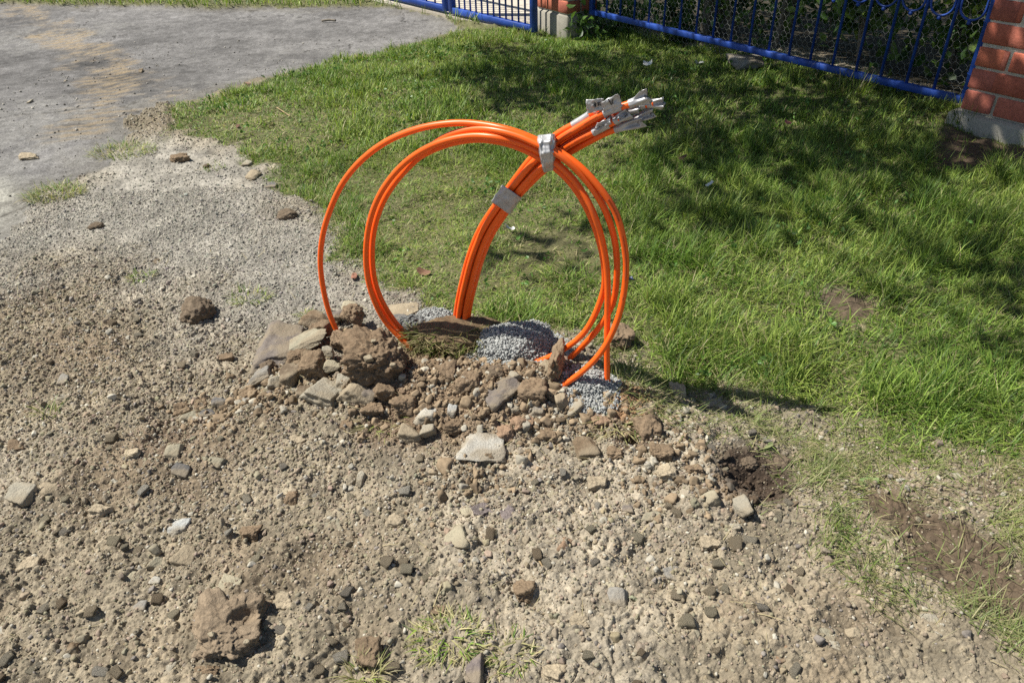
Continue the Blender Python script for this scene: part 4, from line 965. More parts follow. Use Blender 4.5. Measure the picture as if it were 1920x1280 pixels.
loops = [
 [(664, 675, .0), (646, 650, .0), (638, 634, .0), (616, 584, 0), (602, 516, 0), (602, 460, 0), (614, 407, 0), (640, 347, 0), (676, 302, 0), (725, 265, 0), (785, 241, 0), (845, 231, 0), (892, 232, 0), (935, 239, -.01),
  (972, 249, -.012), (1010, 265, -.013), (1044, 282, -.014), (1085, 310, -.018), (1122, 349, -.02), (1152, 393, -.018), (1167, 440, -.015), (1174, 490, -.01), (1171, 542, -.01), (1158, 600, -.015), (1131, 655, -.02), (1094, 695, -.02), (1051, 725, -.02), (1030, 740, -.02)],
 [(808, 700, -.01), (786, 668, -.01), (760, 642, -.01), (721, 602, -.01), (695, 546, -.01), (686, 490, -.01), (690, 430, -.01), (706, 377, -.01), (734, 332, -.01), (772, 295, -.01), (822, 268, -.01), (879, 255, -.01), (927, 257, -.016),
  (972, 267, -.012), (1010, 284, -.013), (1044, 306, -.015), (1082, 345, -.016), (1113, 400, -.02), (1131, 460, -.012), (1139, 520, -.008), (1139, 591, -.006), (1138, 650, -.004), (1139, 735, .0), (1139, 770, 0)],
 [(812, 690, .004), (790, 655, .004), (764, 630, .004), (732, 592, .004), (708, 546, .004), (698, 496, .004), (700, 437, .004), (715, 385, .004), (742, 340, .004), (780, 300, .002), (828, 260, 0), (882, 243, -.002), (927, 244, -.012),
  (972, 255, -.018), (1010, 272, -.024), (1048, 290, -.025), (1090, 327, -.02), (1126, 376, -.014), (1148, 430, -.002), (1157, 485, .006), (1155, 540, .01), (1147, 575, .01), (1124, 613, .01), (1094, 647, .01), (1057, 681, .006), (1030, 700, .006)],
 [(800, 690, .018), (778, 655, .018), (748, 622, .018), (716, 580, .018), (697, 530, .016), (690, 480, .014), (694, 430, .012), (709, 383, .01), (738, 338, .01), (776, 301, .008), (828, 274, .006), (882, 262, .004), (927, 264, -.002),
  (972, 276, -.004), (1008, 294, -.004), (1040, 314, -.004), (1076, 350, -.006), (1106, 402, .004), (1126, 460, .012), (1134, 515, .018), (1129, 555, .02), (1108, 605, .022), (1082, 637, .022), (1041, 664, .02), (996, 683, .016), (970, 696, .016)],
]
loop_paths = [duct(fix_end(list(q)))[0] for q in loops]
cen = [(864, 660), (864.5, 608), (870, 566), (879, 527), (889, 489), (903, 451), (918, 422), (937, 394), (949, 377), (963, 359), (985, 333), (1008, 308)]
coff = [.11, .10, .088, .078, .066, .056, .048, .04, .036, .032, .026, .022]
wid = [.95, .95, .97, 1, 1, 1, 1, .98, .96, .98, 1.15, 1.35]
tails = {
 'a': (-14, .016, [(1040, 255), (1078, 233), (1110, 213), (1124, 206)]), 'b': (-7.5, 0, [(1046, 263), (1082, 241), (1128, 214), (1166, 200), (1191, 192)]),
 'c': (0, .018, [(1052, 271), (1089, 249), (1117, 234), (1150, 217), (1178, 205)]), 'd': (7.5, 0, [(1062, 275), (1113, 248), (1146, 231), (1162, 223)]),
 'e': (14.5, .014, [(1066, 287), (1105, 265), (1136, 249), (1163, 239)]), 'f': (-3, .034, [(1048, 266), (1100, 236), (1160, 210), (1205, 197), (1226, 194)]),
 'g': (6, .034, [(1058, 276), (1110, 252), (1160, 234), (1196, 222)])}
tp = {}; c2 = np.array(cen); tg = np.gradient(c2, axis=0); tg /= np.linalg.norm(tg, axis=1)[:, None]; pr = np.stack([-tg[:, 1], tg[:, 0]], 1)
for k, (lat, off, tl) in tails.items():
    off = off * .72; lat = lat * .86
    pts = [(c2[i, 0] + pr[i, 0] * lat * wid[i], c2[i, 1] + pr[i, 1] * lat * wid[i], coff[i] * .9 - .008 + off) for i in range(len(cen))]
    pts += [(x_, y_, .012 + off) for x_, y_ in tl]; tp[k], _ = duct(pts)
# tape band round the bundle and the crumpled tie at the crossing
def sleeve(name, pts, hw, hd, nr, seed, amp, mat, p_=.9):
    P_ = spline(np.array([L3(*q) for q in pts]), 8); n = len(P_); T_ = np.gradient(P_, axis=0); T_ /= np.linalg.norm(T_, axis=1)[:, None]
    nn = ray(*pts[len(pts) // 2][:2]); nn = nn / np.linalg.norm(nn); side = np.cross(T_, nn); side /= np.linalg.norm(side, axis=1)[:, None]; an = np.linspace(0, 2 * np.pi, nr, endpoint=False)
    t = np.linspace(0, len(hw) - 1, n); w_ = np.interp(t, range(len(hw)), hw); d_ = np.interp(t, range(len(hd)), hd); r = np.random.default_rng(seed)
    A, TT = np.meshgrid(an, np.linspace(0, 1, n)); k = 1 + amp * fbm(A * 1.5 + 5, TT * 5, .9, 4, seed) + amp * .8 * np.abs(fbm(A * 3 + 9, TT * 1.2 + A * .6, .35, 2, seed + 7))
    k = k + .035 * ((TT * 2.6 + A / 6.283 * .8) % 1 - .5) + .02 * np.sin(A * 9 + TT * 7)
    ca, sa_ = np.cos(an), np.sin(an); ex = np.sign(ca) * np.abs(ca) ** p_; ey = np.sign(sa_) * np.abs(sa_) ** p_
    V_ = P_[:, None] + (k * ex[None])[..., None] * (side * w_[:, None])[:, None] + (k * ey[None])[..., None] * (nn[None] * d_[:, None])[:, None]
    edge = (amp * .25 * .06 * fbm(A + 2, TT * 0 + 3, .5, 3, seed + 3)); V_[0] += T_[0] * edge[0][:, None]; V_[-1] += T_[-1] * edge[-1][:, None]
    fa, fb = (V_[0] - V_[0].mean(0)) * .8 + V_[0].mean(0), (V_[-1] - V_[-1].mean(0)) * .8 + V_[-1].mean(0); fc, fd = (V_[0] - V_[0].mean(0)) * .05 + V_[0].mean(0), (V_[-1] - V_[-1].mean(0)) * .05 + V_[-1].mean(0)
    V_ = np.concatenate([fc[None], fa[None], V_, fb[None], fd[None]]); n += 4
    I = np.arange(n * nr).reshape(n, nr); QQ = np.stack([I[:-1], np.roll(I[:-1], -1, 1), np.roll(I[1:], -1, 1), I[1:]], -1).reshape(-1, 4)
    mb = MB(); mb.add(V_.reshape(-1, 3), Q=QQ); return mb.build(name, mat, B0, orig, True)
sleeve('tape_band', [(939, 390, .040), (950, 374, .037), (960, 359, .034)], [.0222, .0224, .0222], [.031, .0315, .031], 72, 3, .025, M_tape, .62)
sleeve('tape_tie', [(1024, 253, .002), (1025, 268, .001), (1026, 286, .001), (1028, 304, .003), (1031, 321, .008)], [.0150, .0158, .0142, .0120, .0100], [.022, .036, .042, .038, .022], 96, 9, .07, M_tapeD, .55)
def sheet(name, cs, off, seed, amp=.004, parent=B0, mat=M_tapeD, n=14):
    cs = [np.array(L3(*q, off if len(q) == 2 else 0)) if len(q) == 2 else L3(*q) for q in cs]
    u, v = np.meshgrid(np.linspace(0, 1, n), np.linspace(0, 1, n)); a, b, c, d = cs
    P_ = (a[None, None] * ((1 - u) * (1 - v))[..., None] + b * (u * (1 - v))[..., None] + c * (u * v)[..., None] + d * ((1 - u) * v)[..., None])
    nn = np.cross(b - a, d - a); nn /= np.linalg.norm(nn)
    P_ = P_ + nn * (amp * (fbm(u * 3 + v, v * 2, .8, 3, seed) + 1.3 * np.abs(fbm(u * 2 - v * 3, v + u, .5, 2, seed + 4))))[..., None]
    P_ = P_ + ((b - a) * 1)[None, None] * (.035 * fbm(u * 0 + seed, v * 4, .6, 2, seed + 9))[..., None] + ((d - a))[None, None] * (.035 * fbm(u * 4, v * 0 + seed, .6, 2, seed + 8))[..., None]
    W = np.concatenate([P_.reshape(-1, 3), (P_ + nn * .0009).reshape(-1, 3)]); I = np.arange(n * n).reshape(n, n)
    q = np.stack([I[:-1, :-1], I[:-1, 1:], I[1:, 1:], I[1:, :-1]], -1).reshape(-1, 4); rim = []
    bd = list(I[0, :]) + list(I[1:, -1]) + list(I[-1, -2::-1]) + list(I[-2:0:-1, 0]); m_ = n * n
    for i in range(len(bd)): rim.append((bd[i], bd[(i + 1) % len(bd)], bd[(i + 1) % len(bd)] + m_, bd[i] + m_))
    mb = MB(); mb.add(W, Q=np.vstack([q[:, ::-1], q + m_, rim])); return mb.build(name, mat, parent, orig, True)
def ring_on(path, i0, i1, name='tape_wrap', rr=1.14, seed=1, parent=B0):
    P_ = path[i0:i1]; n = len(P_); V_, T_, QQ = sweep(P_, TR * rr, 20, False)
    V_ = V_ + np.random.default_rng(seed).normal(0, .0002, V_.shape); mb = MB(); mb.add(V_, T_, QQ); return mb.build(name, M_tapeD, parent, orig, True)
def near_i(path, px, py_, off):
    q = L3(px, py_, off); return int(np.argmin(np.linalg.norm(path - q, axis=1)))
def wrap(k, p0, p1, off, seed):
    i, j = near_i(tp[k], *p0, off), near_i(tp[k], *p1, off); i, j = min(i, j), max(i, j) + 1
    return ring_on(tp[k], i, max(j, i + 3), seed=seed)
wrap('a', (1080, 232), (1110, 214), .034, 1); wrap('b', (1132, 211), (1168, 199), .018, 2); wrap('d', (1112, 248), (1146, 231), .018, 3)
wrap('e', (1158, 240), (1163, 238), .03, 4); wrap('f', (1205, 198), (1214, 196), .05, 5); wrap('c', (1172, 207), (1178, 205), .036, 6)
fE = sheet('tape_flag', [(1102, 213, .012), (1131, 204, .012), (1132, 184, .008), (1099, 187, .010)], 0, 21, .002)
fV = sheet('tape_flag', [(1133, 214, .008), (1168, 199, .008), (1160, 175, .004), (1129, 190, .004)], 0, 22, .0018)
fD = sheet('tape_flag', [(1112, 248, .006), (1146, 233, .006), (1144, 221, .004), (1120, 230, .004)], 0, 23, .003)
fU = sheet('tape_flag', [(1136, 230, .02), (1172, 214, .02), (1176, 206, .018), (1134, 219, .018)], 0, 24, .008)
def cap(k, ln, fan, seed, turn=0.0, over=.010):
    """end of a duct wrapped in tape whose free end is pinched flat and spread like a fan"""
    P_ = tp[k]; t = P_[-1] - P_[-4]; t /= np.linalg.norm(t); nn = PN / np.linalg.norm(PN); sd_ = np.cross(t, nn); sd_ /= np.linalg.norm(sd_)
    t = t * math.cos(turn) + sd_ * math.sin(turn); sd_ = np.cross(t, nn); sd_ /= np.linalg.norm(sd_); nn = np.cross(sd_, t)
    nr, ns = 40, 16; an = np.linspace(0, 2 * np.pi, nr, endpoint=False); r = np.random.default_rng(seed); V_ = []; ph = r.uniform(0, 6, 4)
    for i in range(ns):
        f = i / (ns - 1); q = float(ss(.15, .75, f)); a_ = TR * (1.16 + (fan - 1.16) * q * f); b_ = TR * (1.16 * (1 - q) + .16 * q)
        wob = 1 + .10 * q * np.sin(an * 3 + ph[0] + f * 5) + .05 * np.sin(an * 7 + ph[1] + f * 9)
        rag = (.16 * np.sin(np.cos(an) * 4 + ph[2]) + .08 * np.sin(np.cos(an) * 11 + ph[3])) * ln * (f > .99)
        c_ = P_[-1] - (P_[-1] - P_[-4]) / np.linalg.norm(P_[-1] - P_[-4]) * over * (1 - f) + t * (ln * f)
        V_.append(c_ + (sd_ * (a_ * wob * np.cos(an))[:, None]) + nn * (b_ * wob * np.sin(an) + q * TR * .5 * np.sin(np.cos(an) * 5 + ph[0]) )[:, None] + t * rag[:, None])
    V_ = np.array(V_).reshape(-1, 3); I = np.arange(ns * nr).reshape(ns, nr); QQ = np.stack([I[:-1], np.roll(I[:-1], -1, 1), np.roll(I[1:], -1, 1), I[1:]], -1).reshape(-1, 4)
    V_ = np.vstack([V_, V_[-nr:].mean(0)]); T_ = [(ns * nr, (ns - 1) * nr + q, (ns - 1) * nr + (q + 1) % nr) for q in range(nr)]
    mb = MB(); mb.add(V_, T_, QQ); return mb.build('tape_cap', M_tapeD, B0, orig, True)
cap('b', .022, 2.3, 31, .1); cap('f', .016, 1.7, 32, -.1); cap('g', .026, 1.7, 33, .1); cap('c', .018, 1.9, 34, -.2); cap('e', .036, 1.8, 35, -.05); cap('d', .018, 1.8, 36, .15); cap('a', .010, 1.5, 37, .2)
def stroke(parent, lines, off, rad=.0009, mat=M_ink, nm='lettering'):
    mb = MB()
    for ln in lines: mb.tube(spline([L3(a, b, off) for a, b in ln], 4), rad, 5)
    mb.build(nm, mat, parent, orig)
stroke(fV, [[(1140, 185.5), (1143, 190.5), (1146.5, 196.5), (1148, 190.5), (1149.5, 185.5)]], .0015)
stroke(fE, [[(1112.5, 194.5), (1116, 193.8), (1116.5, 196), (1113.5, 197.3), (1117, 198.3), (1116.5, 200.6), (1112, 200.6)], [(1121, 192), (1121.5, 195), (1122, 199)], [(1125.5, 191), (1122, 195.5), (1126.5, 198)]], .0065)
stroke(fD, [[(1123, 236), (1124.5, 238.5), (1127, 237)], [(1129, 234.5), (1133, 233)]], -.001)
# faint black print along two ducts
def printing(path, i0, i1, step=1):
    mb = MB()
    for i in range(i0, i1, step):
        if (i // 5) % 4 == 3: continue
        t = path[i + 1] - path[i]; t /= np.linalg.norm(t); vd = (CAM - path[i]); vd /= np.linalg.norm(vd); vd -= t * (vd @ t); vd /= np.linalg.norm(vd); up_ = np.cross(t, vd)
        for f in (0, .33, .66):
            c_ = path[i] * (1 - f) + path[i + 1] * f + vd * TR * .995; mb.tube([c_ - up_ * .0016, c_ + up_ * .0016], .00045, 4)
    mb.build('print', M_print, B0, orig)
lp1 = loop_paths[0]; i0_ = int(np.argmin([np.linalg.norm(q - L3(1140, 375, -.022)) for q in lp1])); printing(lp1, i0_, i0_ + 34)
printing(tp['b'], near_i(tp['b'], 1046, 263, .018), near_i(tp['b'], 1125, 215, .018))
printing(tp['d'], near_i(tp['d'], 1080, 265, .018), near_i(tp['d'], 1110, 250, .018))

# ------------------------------------------------------------------ blue fence panel, gate, wire mesh
FD = np.array([.5577, -.8300, 0]); FN = np.array([-.8300, -.5577, 0]); FB = np.array([1.77, 3.06, .06]); SP = .12
F0 = FB - FD * SP * 18; NB = 18; Lf = SP * 19
UP = np.array([0, 0, 1.0])
def panel(name, P0, d, L, nb, h, label, z0=0.0, spacing=None, ornaments=False, th=.028, barr=.0062, group=None, zr=None):
    nrm = np.array([-d[1], d[0], 0]); root = empty(name, tuple(P0), label, 'fence' if 'fence' in name else 'gate', group)
    def bx(o, a, b, c, nm):
        mb = MB(); mb.box(o - P0, a, b, c, bev=.002); mb.build(nm, M_blue, root)
    o = P0 - nrm * th / 2; bx(o + UP * (-th), d * L, nrm * th, UP * th, 'bottom_rail'); bx(o + UP * h, d * L, nrm * th, UP * th, 'top_rail')
    bx(o - d * th - UP * th, d * th, nrm * th, UP * (h + 2 * th), 'side_frame'); bx(o + d * L - UP * th, d * th * 1.15, nrm * th, UP * (h + 2 * th), 'side_frame')
    sp = spacing or L / (nb + 1)
    for i in range(1, nb + 1):
        q = P0 + d * sp * i; mb = MB(); mb.tube(np.array([q - UP * .004, q + UP * (h + .004)]) - P0, barr, 12); mb.build('bar', M_blue, root, smooth=True)
    return root, nrm
fence, fnrm = panel('blue_fence', F0, FD, Lf, NB, 1.10, 'blue metal bar fence with wire netting between the two brick piers')
# scroll ornaments: U shaped bows with a ball underneath
def fence_z(px, py_):
    d = ray(px, py_); t = (F0 - CAM) @ FN / (d @ FN); return CAM + d * t
zb = fence_z(1751, 31)[2]
for i in range(0, 19):
    c_ = F0 + FD * SP * (i + .5) + UP * (zb - F0[2]); mb = MB(); w_ = SP / 2 - .012; ls = []
    for t in np.linspace(0, np.pi, 18): ls.append(c_ + FD * (-w_ * math.cos(t)) + UP * (.052 - .045 * math.sin(t)))
    ls = [c_ - FD * w_ + UP * .30, c_ - FD * w_ + UP * .15] + ls + [c_ + FD * w_ + UP * .15, c_ + FD * w_ + UP * .30]
    mb.tube(np.array(ls) - F0, .0045, 8); o_ = mb.build('bow', M_blue, fence, smooth=True)
    mb = MB(); V_, F_ = ICO[2]; mb.add(V_ * .0085 + (c_ - UP * .003) - F0, F_); mb.build('ball', M_blue, o_, smooth=True)
for f_, hh in ((.015, .0), (.5, 0), (.93, 0), (1.62, 0), (2.02, 0), (2.22, .09), (2.22, .28), (2.22, .45), (.82, .32), (1.35, .28), (1.95, .42)):
    q = F0 + FD * f_ + UP * (hh - .017 if hh == 0 else hh); mb = MB()
    a1, a2 = (UP, fnrm) if hh == 0 else ((FD, fnrm)); rr = .021 if f_ == 2.22 or hh == 0 else .0085
    if f_ == 2.22: q = F0 + FD * (Lf + .017) + UP * hh
    mb.tube(np.array([q + a1 * rr * 1.1 * math.cos(t) + a2 * rr * 1.1 * math.sin(t) for t in np.linspace(0, 6.3, 14)]) - F0, .0011, 5); mb.build('wire_tie', M_blue, fence)
mb = MB(); hs = .030; r = np.random.default_rng(3); SQ = hs * .86
nc_ = int(Lf / hs); nr_ = int(.95 / (SQ)); P_ = {}
def hexv(i, j):   # zigzag nodes
    if (i, j) not in P_:
        x_ = i * hs / 2; up_ = (j % 2 == 0) == (i % 2 == 0); z_ = j * SQ * .95 + (.006 if up_ else -.006) - .07
        wx_ = float(fbm(np.array([x_]), np.array([z_]), .3, 2, 5)[0]) * .012; wz_ = float(fbm(np.array([x_ + 7]), np.array([z_]), .25, 2, 6)[0]) * .014
        wn_ = float(fbm(np.array([x_ + 3]), np.array([z_ + 3]), .3, 2, 8)[0]) * .012
        P_[(i, j)] = FD * (x_ + wx_) + UP * (z_ + wz_) - FN * (.024 + abs(wn_))
    return P_[(i, j)]
def wire(a, b):
    t = b - a; t = t / np.linalg.norm(t); u = np.cross(t, FN); rr = .00065
    V_ = [q + (u * math.cos(g) + FN * math.sin(g)) * rr for q in (a, b) for g in (0, 2.09, 4.19)]
    mb.add(V_, Q=[(0, 1, 4, 3), (1, 2, 5, 4), (2, 0, 3, 5)])
for j in range(nr_):
    for i in range(2 * nc_):
        wire(hexv(i, j), hexv(i + 1, j))
        if (i % 2 == 0) == (j % 2 == 0) and j + 1 < nr_: wire(hexv(i, j), hexv(i, j + 1))
mb.build('wire_netting', M_wire, fence)
# far double gate
A = G(1007, 50, -.045); Bq = G(845, 13, -.045); gd = (Bq - A); gl = np.linalg.norm(gd); gd = gd / gl
gate1, _ = panel('blue_gate', A + gd * .05, gd, gl - .09, 12, 1.0, 'blue bar gate leaf next to the far brick pier, in front of pale paving', th=.038, barr=.0065, group='blue gate leaves')
gate2, _ = panel('blue_gate', A + gd * (gl + .08), gd, 1.2, 10, 1.0, 'blue bar gate leaf further left, cut by the top of the photo', th=.038, barr=.0065, group='blue gate leaves')

# ------------------------------------------------------------------ brick piers
def pier(P0, d, nb_, size, courses, zt, label, label_foot, lead, seed, sd=None):
    """P0 = lower left corner of the road-side face, d along that face, nb_ into the pier"""
    r = np.random.default_rng(seed); sd = sd or size; root = empty('brick_pier', (P0[0], P0[1], zt), label, 'pier', 'brick piers of the fence')
    O = np.array([P0[0], P0[1], zt]); ch = .0785; bh = .0675; mj = .011
    core = MB(); core.box(d * .006 + nb_ * .006, d * (size - .012), nb_ * (sd - .012), UP * ch * courses); core.build('mortar', M_mort, root)
    mb = MB()
    cols = [(.52, .16, .095), (.47, .14, .09), (.53, .18, .11), (.40, .13, .095), (.49, .16, .11)]
    long_ = .245; head = .1175
    def row(o, dd, nn, Ltot, kk, start):
        x_ = 0.0; first = True; seq = start
        while x_ < Ltot - .02:
            l_ = long_ if seq else head; l_ = min(l_, Ltot - x_)
            if Ltot - x_ - l_ < .05: l_ = Ltot - x_
            c = np.array(cols[r.integers(5)]) * r.uniform(.8, 1.15); j = r.normal(0, .0012, 3)
            mb.box(o + dd * (x_ + .0) + nn * (abs(j[0])) + UP * (j[1] * .7), dd * (l_ - mj), nn * .09, UP * (bh + j[2]), c=c, bev=.0035)
            x_ += l_ + .0; first = False; seq = (not seq) if not first and seq != start else seq
            if l_ == head: seq = True
    for k in range(courses):
        z_ = UP * (k * ch + .006); s_ = (k % 2 == lead)
        row(z_, d, nb_, size + mj, k, s_); row(z_ + d * size, nb_, -d, sd + mj, k, not s_)
        row(z_ + d * size + nb_ * sd, -d, -nb_, size + mj, k, s_); row(z_ + nb_ * sd, -nb_, d, sd + mj, k, not s_)
    mb.build('brickwork', M_brick, root)
    fm = MB(); e = .03 if seed == 5 else .004; n_ = 22
    fm.box(-d * e - nb_ * e - UP * .30, d * (size + 2 * e), nb_ * (sd + 2 * e), UP * .298, bev=.012); fm.build('footing', M_conc, root)
    return root
nI = np.array([.83, .5577, 0])
c1 = G(1799, 206, .07)
pier(c1, FD, nI, .365, 15, .07, 'nearer brick pier on a grey concrete footing at the right edge', '', 1, 5)
c2_ = G(1007, 57, -.1)
pier(c2_, FD, nI, .31, 12, .035, 'farther small brick pier between the gate and the fence at the top', '', 0, 6, .24)

# ------------------------------------------------------------------ plants behind and beside the fence
def behind(s_, dpt, z_=0.0):
    q = F0 + FD * s_ + (-FN) * dpt; return np.array([q[0], q[1], float(Z0(q[1])) + z_])
def shrub(base, R, h, n, sz, cols, label, seed, name='shrub', cat='shrub', group='shrubs behind the blue fence', stems=5):
    r = np.random.default_rng(seed); root = empty(name, tuple(base), label, cat, group)
    tips = []; mb = MB()
    for k in range(stems):
        a = r.uniform(0, 6.28); q = R * r.uniform(.3, .9); t = np.array([math.cos(a) * q, math.sin(a) * q, h * r.uniform(.6, 1.0)])
        pth = spline([[0, 0, 0], t * [.3, .3, .45] + r.normal(0, .02, 3), t], 6); mb.tube(pth, np.linspace(.008, .002, len(pth)) * (1 + R), 6); tips.append(pth)
    mb.build('stem', M_bark, root, smooth=True)
    P_ = []
    nclump = max(8, n // 14)
    for _ in range(nclump):
        if r.uniform() < .5: pt = tips[r.integers(len(tips))]; c_ = pt[r.integers(len(pt) // 3, len(pt))] + r.normal(0, R * .18, 3)
        else:
            a = r.uniform(0, 6.28); q = R * math.sqrt(r.uniform()); c_ = np.array([math.cos(a) * q, math.sin(a) * q, r.uniform(.05, 1) * h])
        P_.append(c_ + r.normal(0, .045 * (1 + R), (14, 3)))
    P_ = np.vstack(P_); P_[:, 2] = np.clip(P_[:, 2], .01, None); m_ = len(P_)
    cc = np.array([cols[i] for i in r.integers(0, len(cols), m_)]) * r.uniform(.6, 1.3, (m_, 1))
    a, b, c = leaf_cloud(P_, r.uniform(sz * .6, sz * 1.3, m_), np.clip(cc, .01, .8), r)
    link('foliage', mesh_np('foliage', a, tris=b, colr=c), M_leaf, root); return root
gc = [(.08, .16, .04), (.12, .21, .05), (.055, .12, .03), (.17, .26, .06)]
sh = [(.25, .55, .30, .9), (.75, .40, .30, .8), (1.15, .75, .38, 1.1), (1.55, .42, .30, .9), (1.95, .55, .34, 1.0), (2.3, .42, .28, .9), (.5, 1.2, .45, 1.1), (1.5, 1.4, .5, 1.2), (2.4, 1.3, .5, 1.2)]
lb = ['small-leaved dark shrub behind the far end of the fence', 'thin shrub with glimpses of trunk behind the left fence bars', 'dense dark bush deep behind the middle of the fence', 'broad-leaved shrub behind the middle fence bars',
      'shrub with large pale leaf behind the right part of the fence', 'yellow-green leafy shrub behind the fence next to the near pier', 'far bush behind the left of the netting', 'far bush behind the centre of the netting', 'far bush behind the right end of the netting']
for k, (s_, dp, R, h) in enumerate(sh):
    shrub(behind(s_, dp), R, h, 900, .05 if k != 3 else .075, gc, lb[k], 700 + k)
for k, (qx, qy, R, h, n, sz, l_) in enumerate([(1165, 52, .16, .16, 260, .055, 'leafy weed with round leaves growing at the left foot of the blue fence'), (1258, 78, .09, .22, 90, .075, 'broad-leaved seedling in front of the blue bottom rail'),
                                   (1120, 70, .16, .12, 220, .045, 'low ivy-like weed beside the far brick pier')]):
    p_ = G0(qx, qy); shrub(p_, R, h, n, sz, [(.07, .14, .03), (.10, .18, .045), (.05, .11, .03)], l_, 800 + k, 'leafy_weed', 'weed', 'weeds along the fence', 3)
for k, (s_, dp, rr_) in enumerate([(.52, .42, .025), (.95, .62, .03), (1.02, .45, .012)]):
    q = behind(s_, dp); mb = MB(); pth = spline([[0, 0, -.05], [.02, .01, .5], [-.04, .03, 1.0], [.03, 0, 2.0]], 8); mb.tube(pth, np.linspace(rr_ * 1.2, rr_, len(pth)), 10)
    o_ = mb.build('bare_trunk', M_bark, None, smooth=True); o_.location = tuple(q)
    tag(o_, ['pale slim trunk behind the left fence bars', 'thicker pale trunk behind the fence right of the slim one', 'thinnest bare stem behind the fence'][k], 'trunk', 'bare stems behind the fence')
# pale leaf close behind the netting
r = np.random.default_rng(9)
# tree with an unseen crown, leaf clumps set sunward of the shade wanted below
D1 = poly((880, 88), (1000, 95), (1085, 92), (1090, 20), (1500, 20), (4.0, 5.0, 0), (4.2, 1.8, 0), (2100, 430), (1920, 345), (1500, 350), (1230, 335), (1150, 255), (1000, 232), (900, 215), (840, 185), (795, 150))
D2 = poly((1180, 330), (1920, 330), (2300, 500), (2300, 760), (1920, 620), (1700, 560), (1550, 520), (1350, 545), (1200, 480))
D3 = poly((700, 270), (1150, 300), (1180, 540), (900, 500), (720, 430), (560, 330))
D4 = np.array([(.5, 5.0), (1.9, 2.9), (3.6, 2.6), (4.2, 5.5), (2.5, 7.5), (.6, 6.4)])
D5 = poly((1700, 600), (1920, 600), (2300, 760), (2300, 900), (1900, 800), (1760, 720))
r = np.random.default_rng(31); n = 30000; gx = r.uniform(-1.6, 4.5, n); gy = r.uniform(1.0, 7.5, n)
nz = fbm(gx, gy, .35, 3, 901); pr_ = np.zeros(n)
for D_, a_, e_ in ((D1, 1.0, .12), (D4, .62, .2), (D2, .78, .2), (D3, .38, .2), (D5, .5, .15)):
    pr_ = np.maximum(pr_, a_ * ss(-e_ * .4, e_, sdpoly(gx, gy, D_) + .10 * nz))
pr_ = pr_ * np.where(pr_ > .8, 1, ss(-.25, .45, nz)); k = r.uniform(0, 1, n) < pr_ * .16; gx, gy = gx[k], gy[k]; nk = len(gx)
hh = r.uniform(1.9, 3.0, nk); cx = gx - SH[0] * hh / math.tan(SUN_EL); cy = gy - SH[1] * hh / math.tan(SUN_EL)
cen_ = np.stack([cx, cy, hh], 1)
P_ = (cen_[:, None] + r.normal(0, 1, (nk, 16, 3)) * [.085, .085, .07]).reshape(-1, 3); m_ = len(P_)
tq = behind(.35, .75); tree = empty('shade_tree', tuple(tq), 'leafy tree behind the fence, its unseen crown shaped to shade the lawn', 'tree')
cc = np.array([.06, .12, .03]) * r.uniform(.6, 1.4, (m_, 1)); a, b, c = leaf_cloud(P_ - tq, r.uniform(.045, .08, m_), cc, r)
link('crown', mesh_np('crown', a, tris=b, colr=c), M_leaf, tree)
mb = MB(); ctr = np.array([np.median(cx), np.median(cy), 2.2]) - tq
pth = spline([[0, 0, -.1], [.0, .02, .7], ctr * .25 + [0, 0, 1.0], ctr * .6 + [0, 0, .55], ctr], 8); mb.tube(pth, np.linspace(.055, .022, len(pth)), 12)
idx = r.choice(nk, 46, replace=False)
for i in idx:
    e = cen_[i] - tq; s0 = pth[r.integers(len(pth) // 2, len(pth))]; mb.tube(spline([s0, (s0 + e) / 2 + [0, 0, .12], e], 5), np.linspace(.014, .004, 11), 6)
mb.build('trunk', M_bark, tree, smooth=True)

# clover and small round-leaved weeds among the grass
r = np.random.default_rng(77); n = 9000; x = r.uniform(-1.4, 3.0, n); y = r.uniform(1.2, 4.6, n); m = masks(x, y)
k = (m['lawn'] > .6) & (m['bare'] < .3) & (r.uniform(0, 1, n) < ss(.1, .7, fbm(x, y, .25, 2, 881)) * .8 + .04); x, y = x[k], y[k]; m = {a: b[k] for a, b in m.items()}; n = len(x); z = H(x, y, m)
P_ = np.repeat(np.stack([x, y, z], 1), 3, 0) + r.normal(0, 1, (3 * n, 3)) * [.007, .007, .003] + np.repeat(np.stack([0 * z, 0 * z, r.uniform(.015, .045, n)], 1), 3, 0)
cc = np.array([.10, .20, .045]) * r.uniform(.6, 1.5, (3 * n, 1)); a, b, c = leaf_cloud(P_, r.uniform(.008, .018, 3 * n), cc, r)
tag(link('clover', mesh_np('clover', a, tris=b, colr=c), M_leaf), label='clover and small round-leaved weeds scattered through the lawn', cat='clover', kind='stuff')

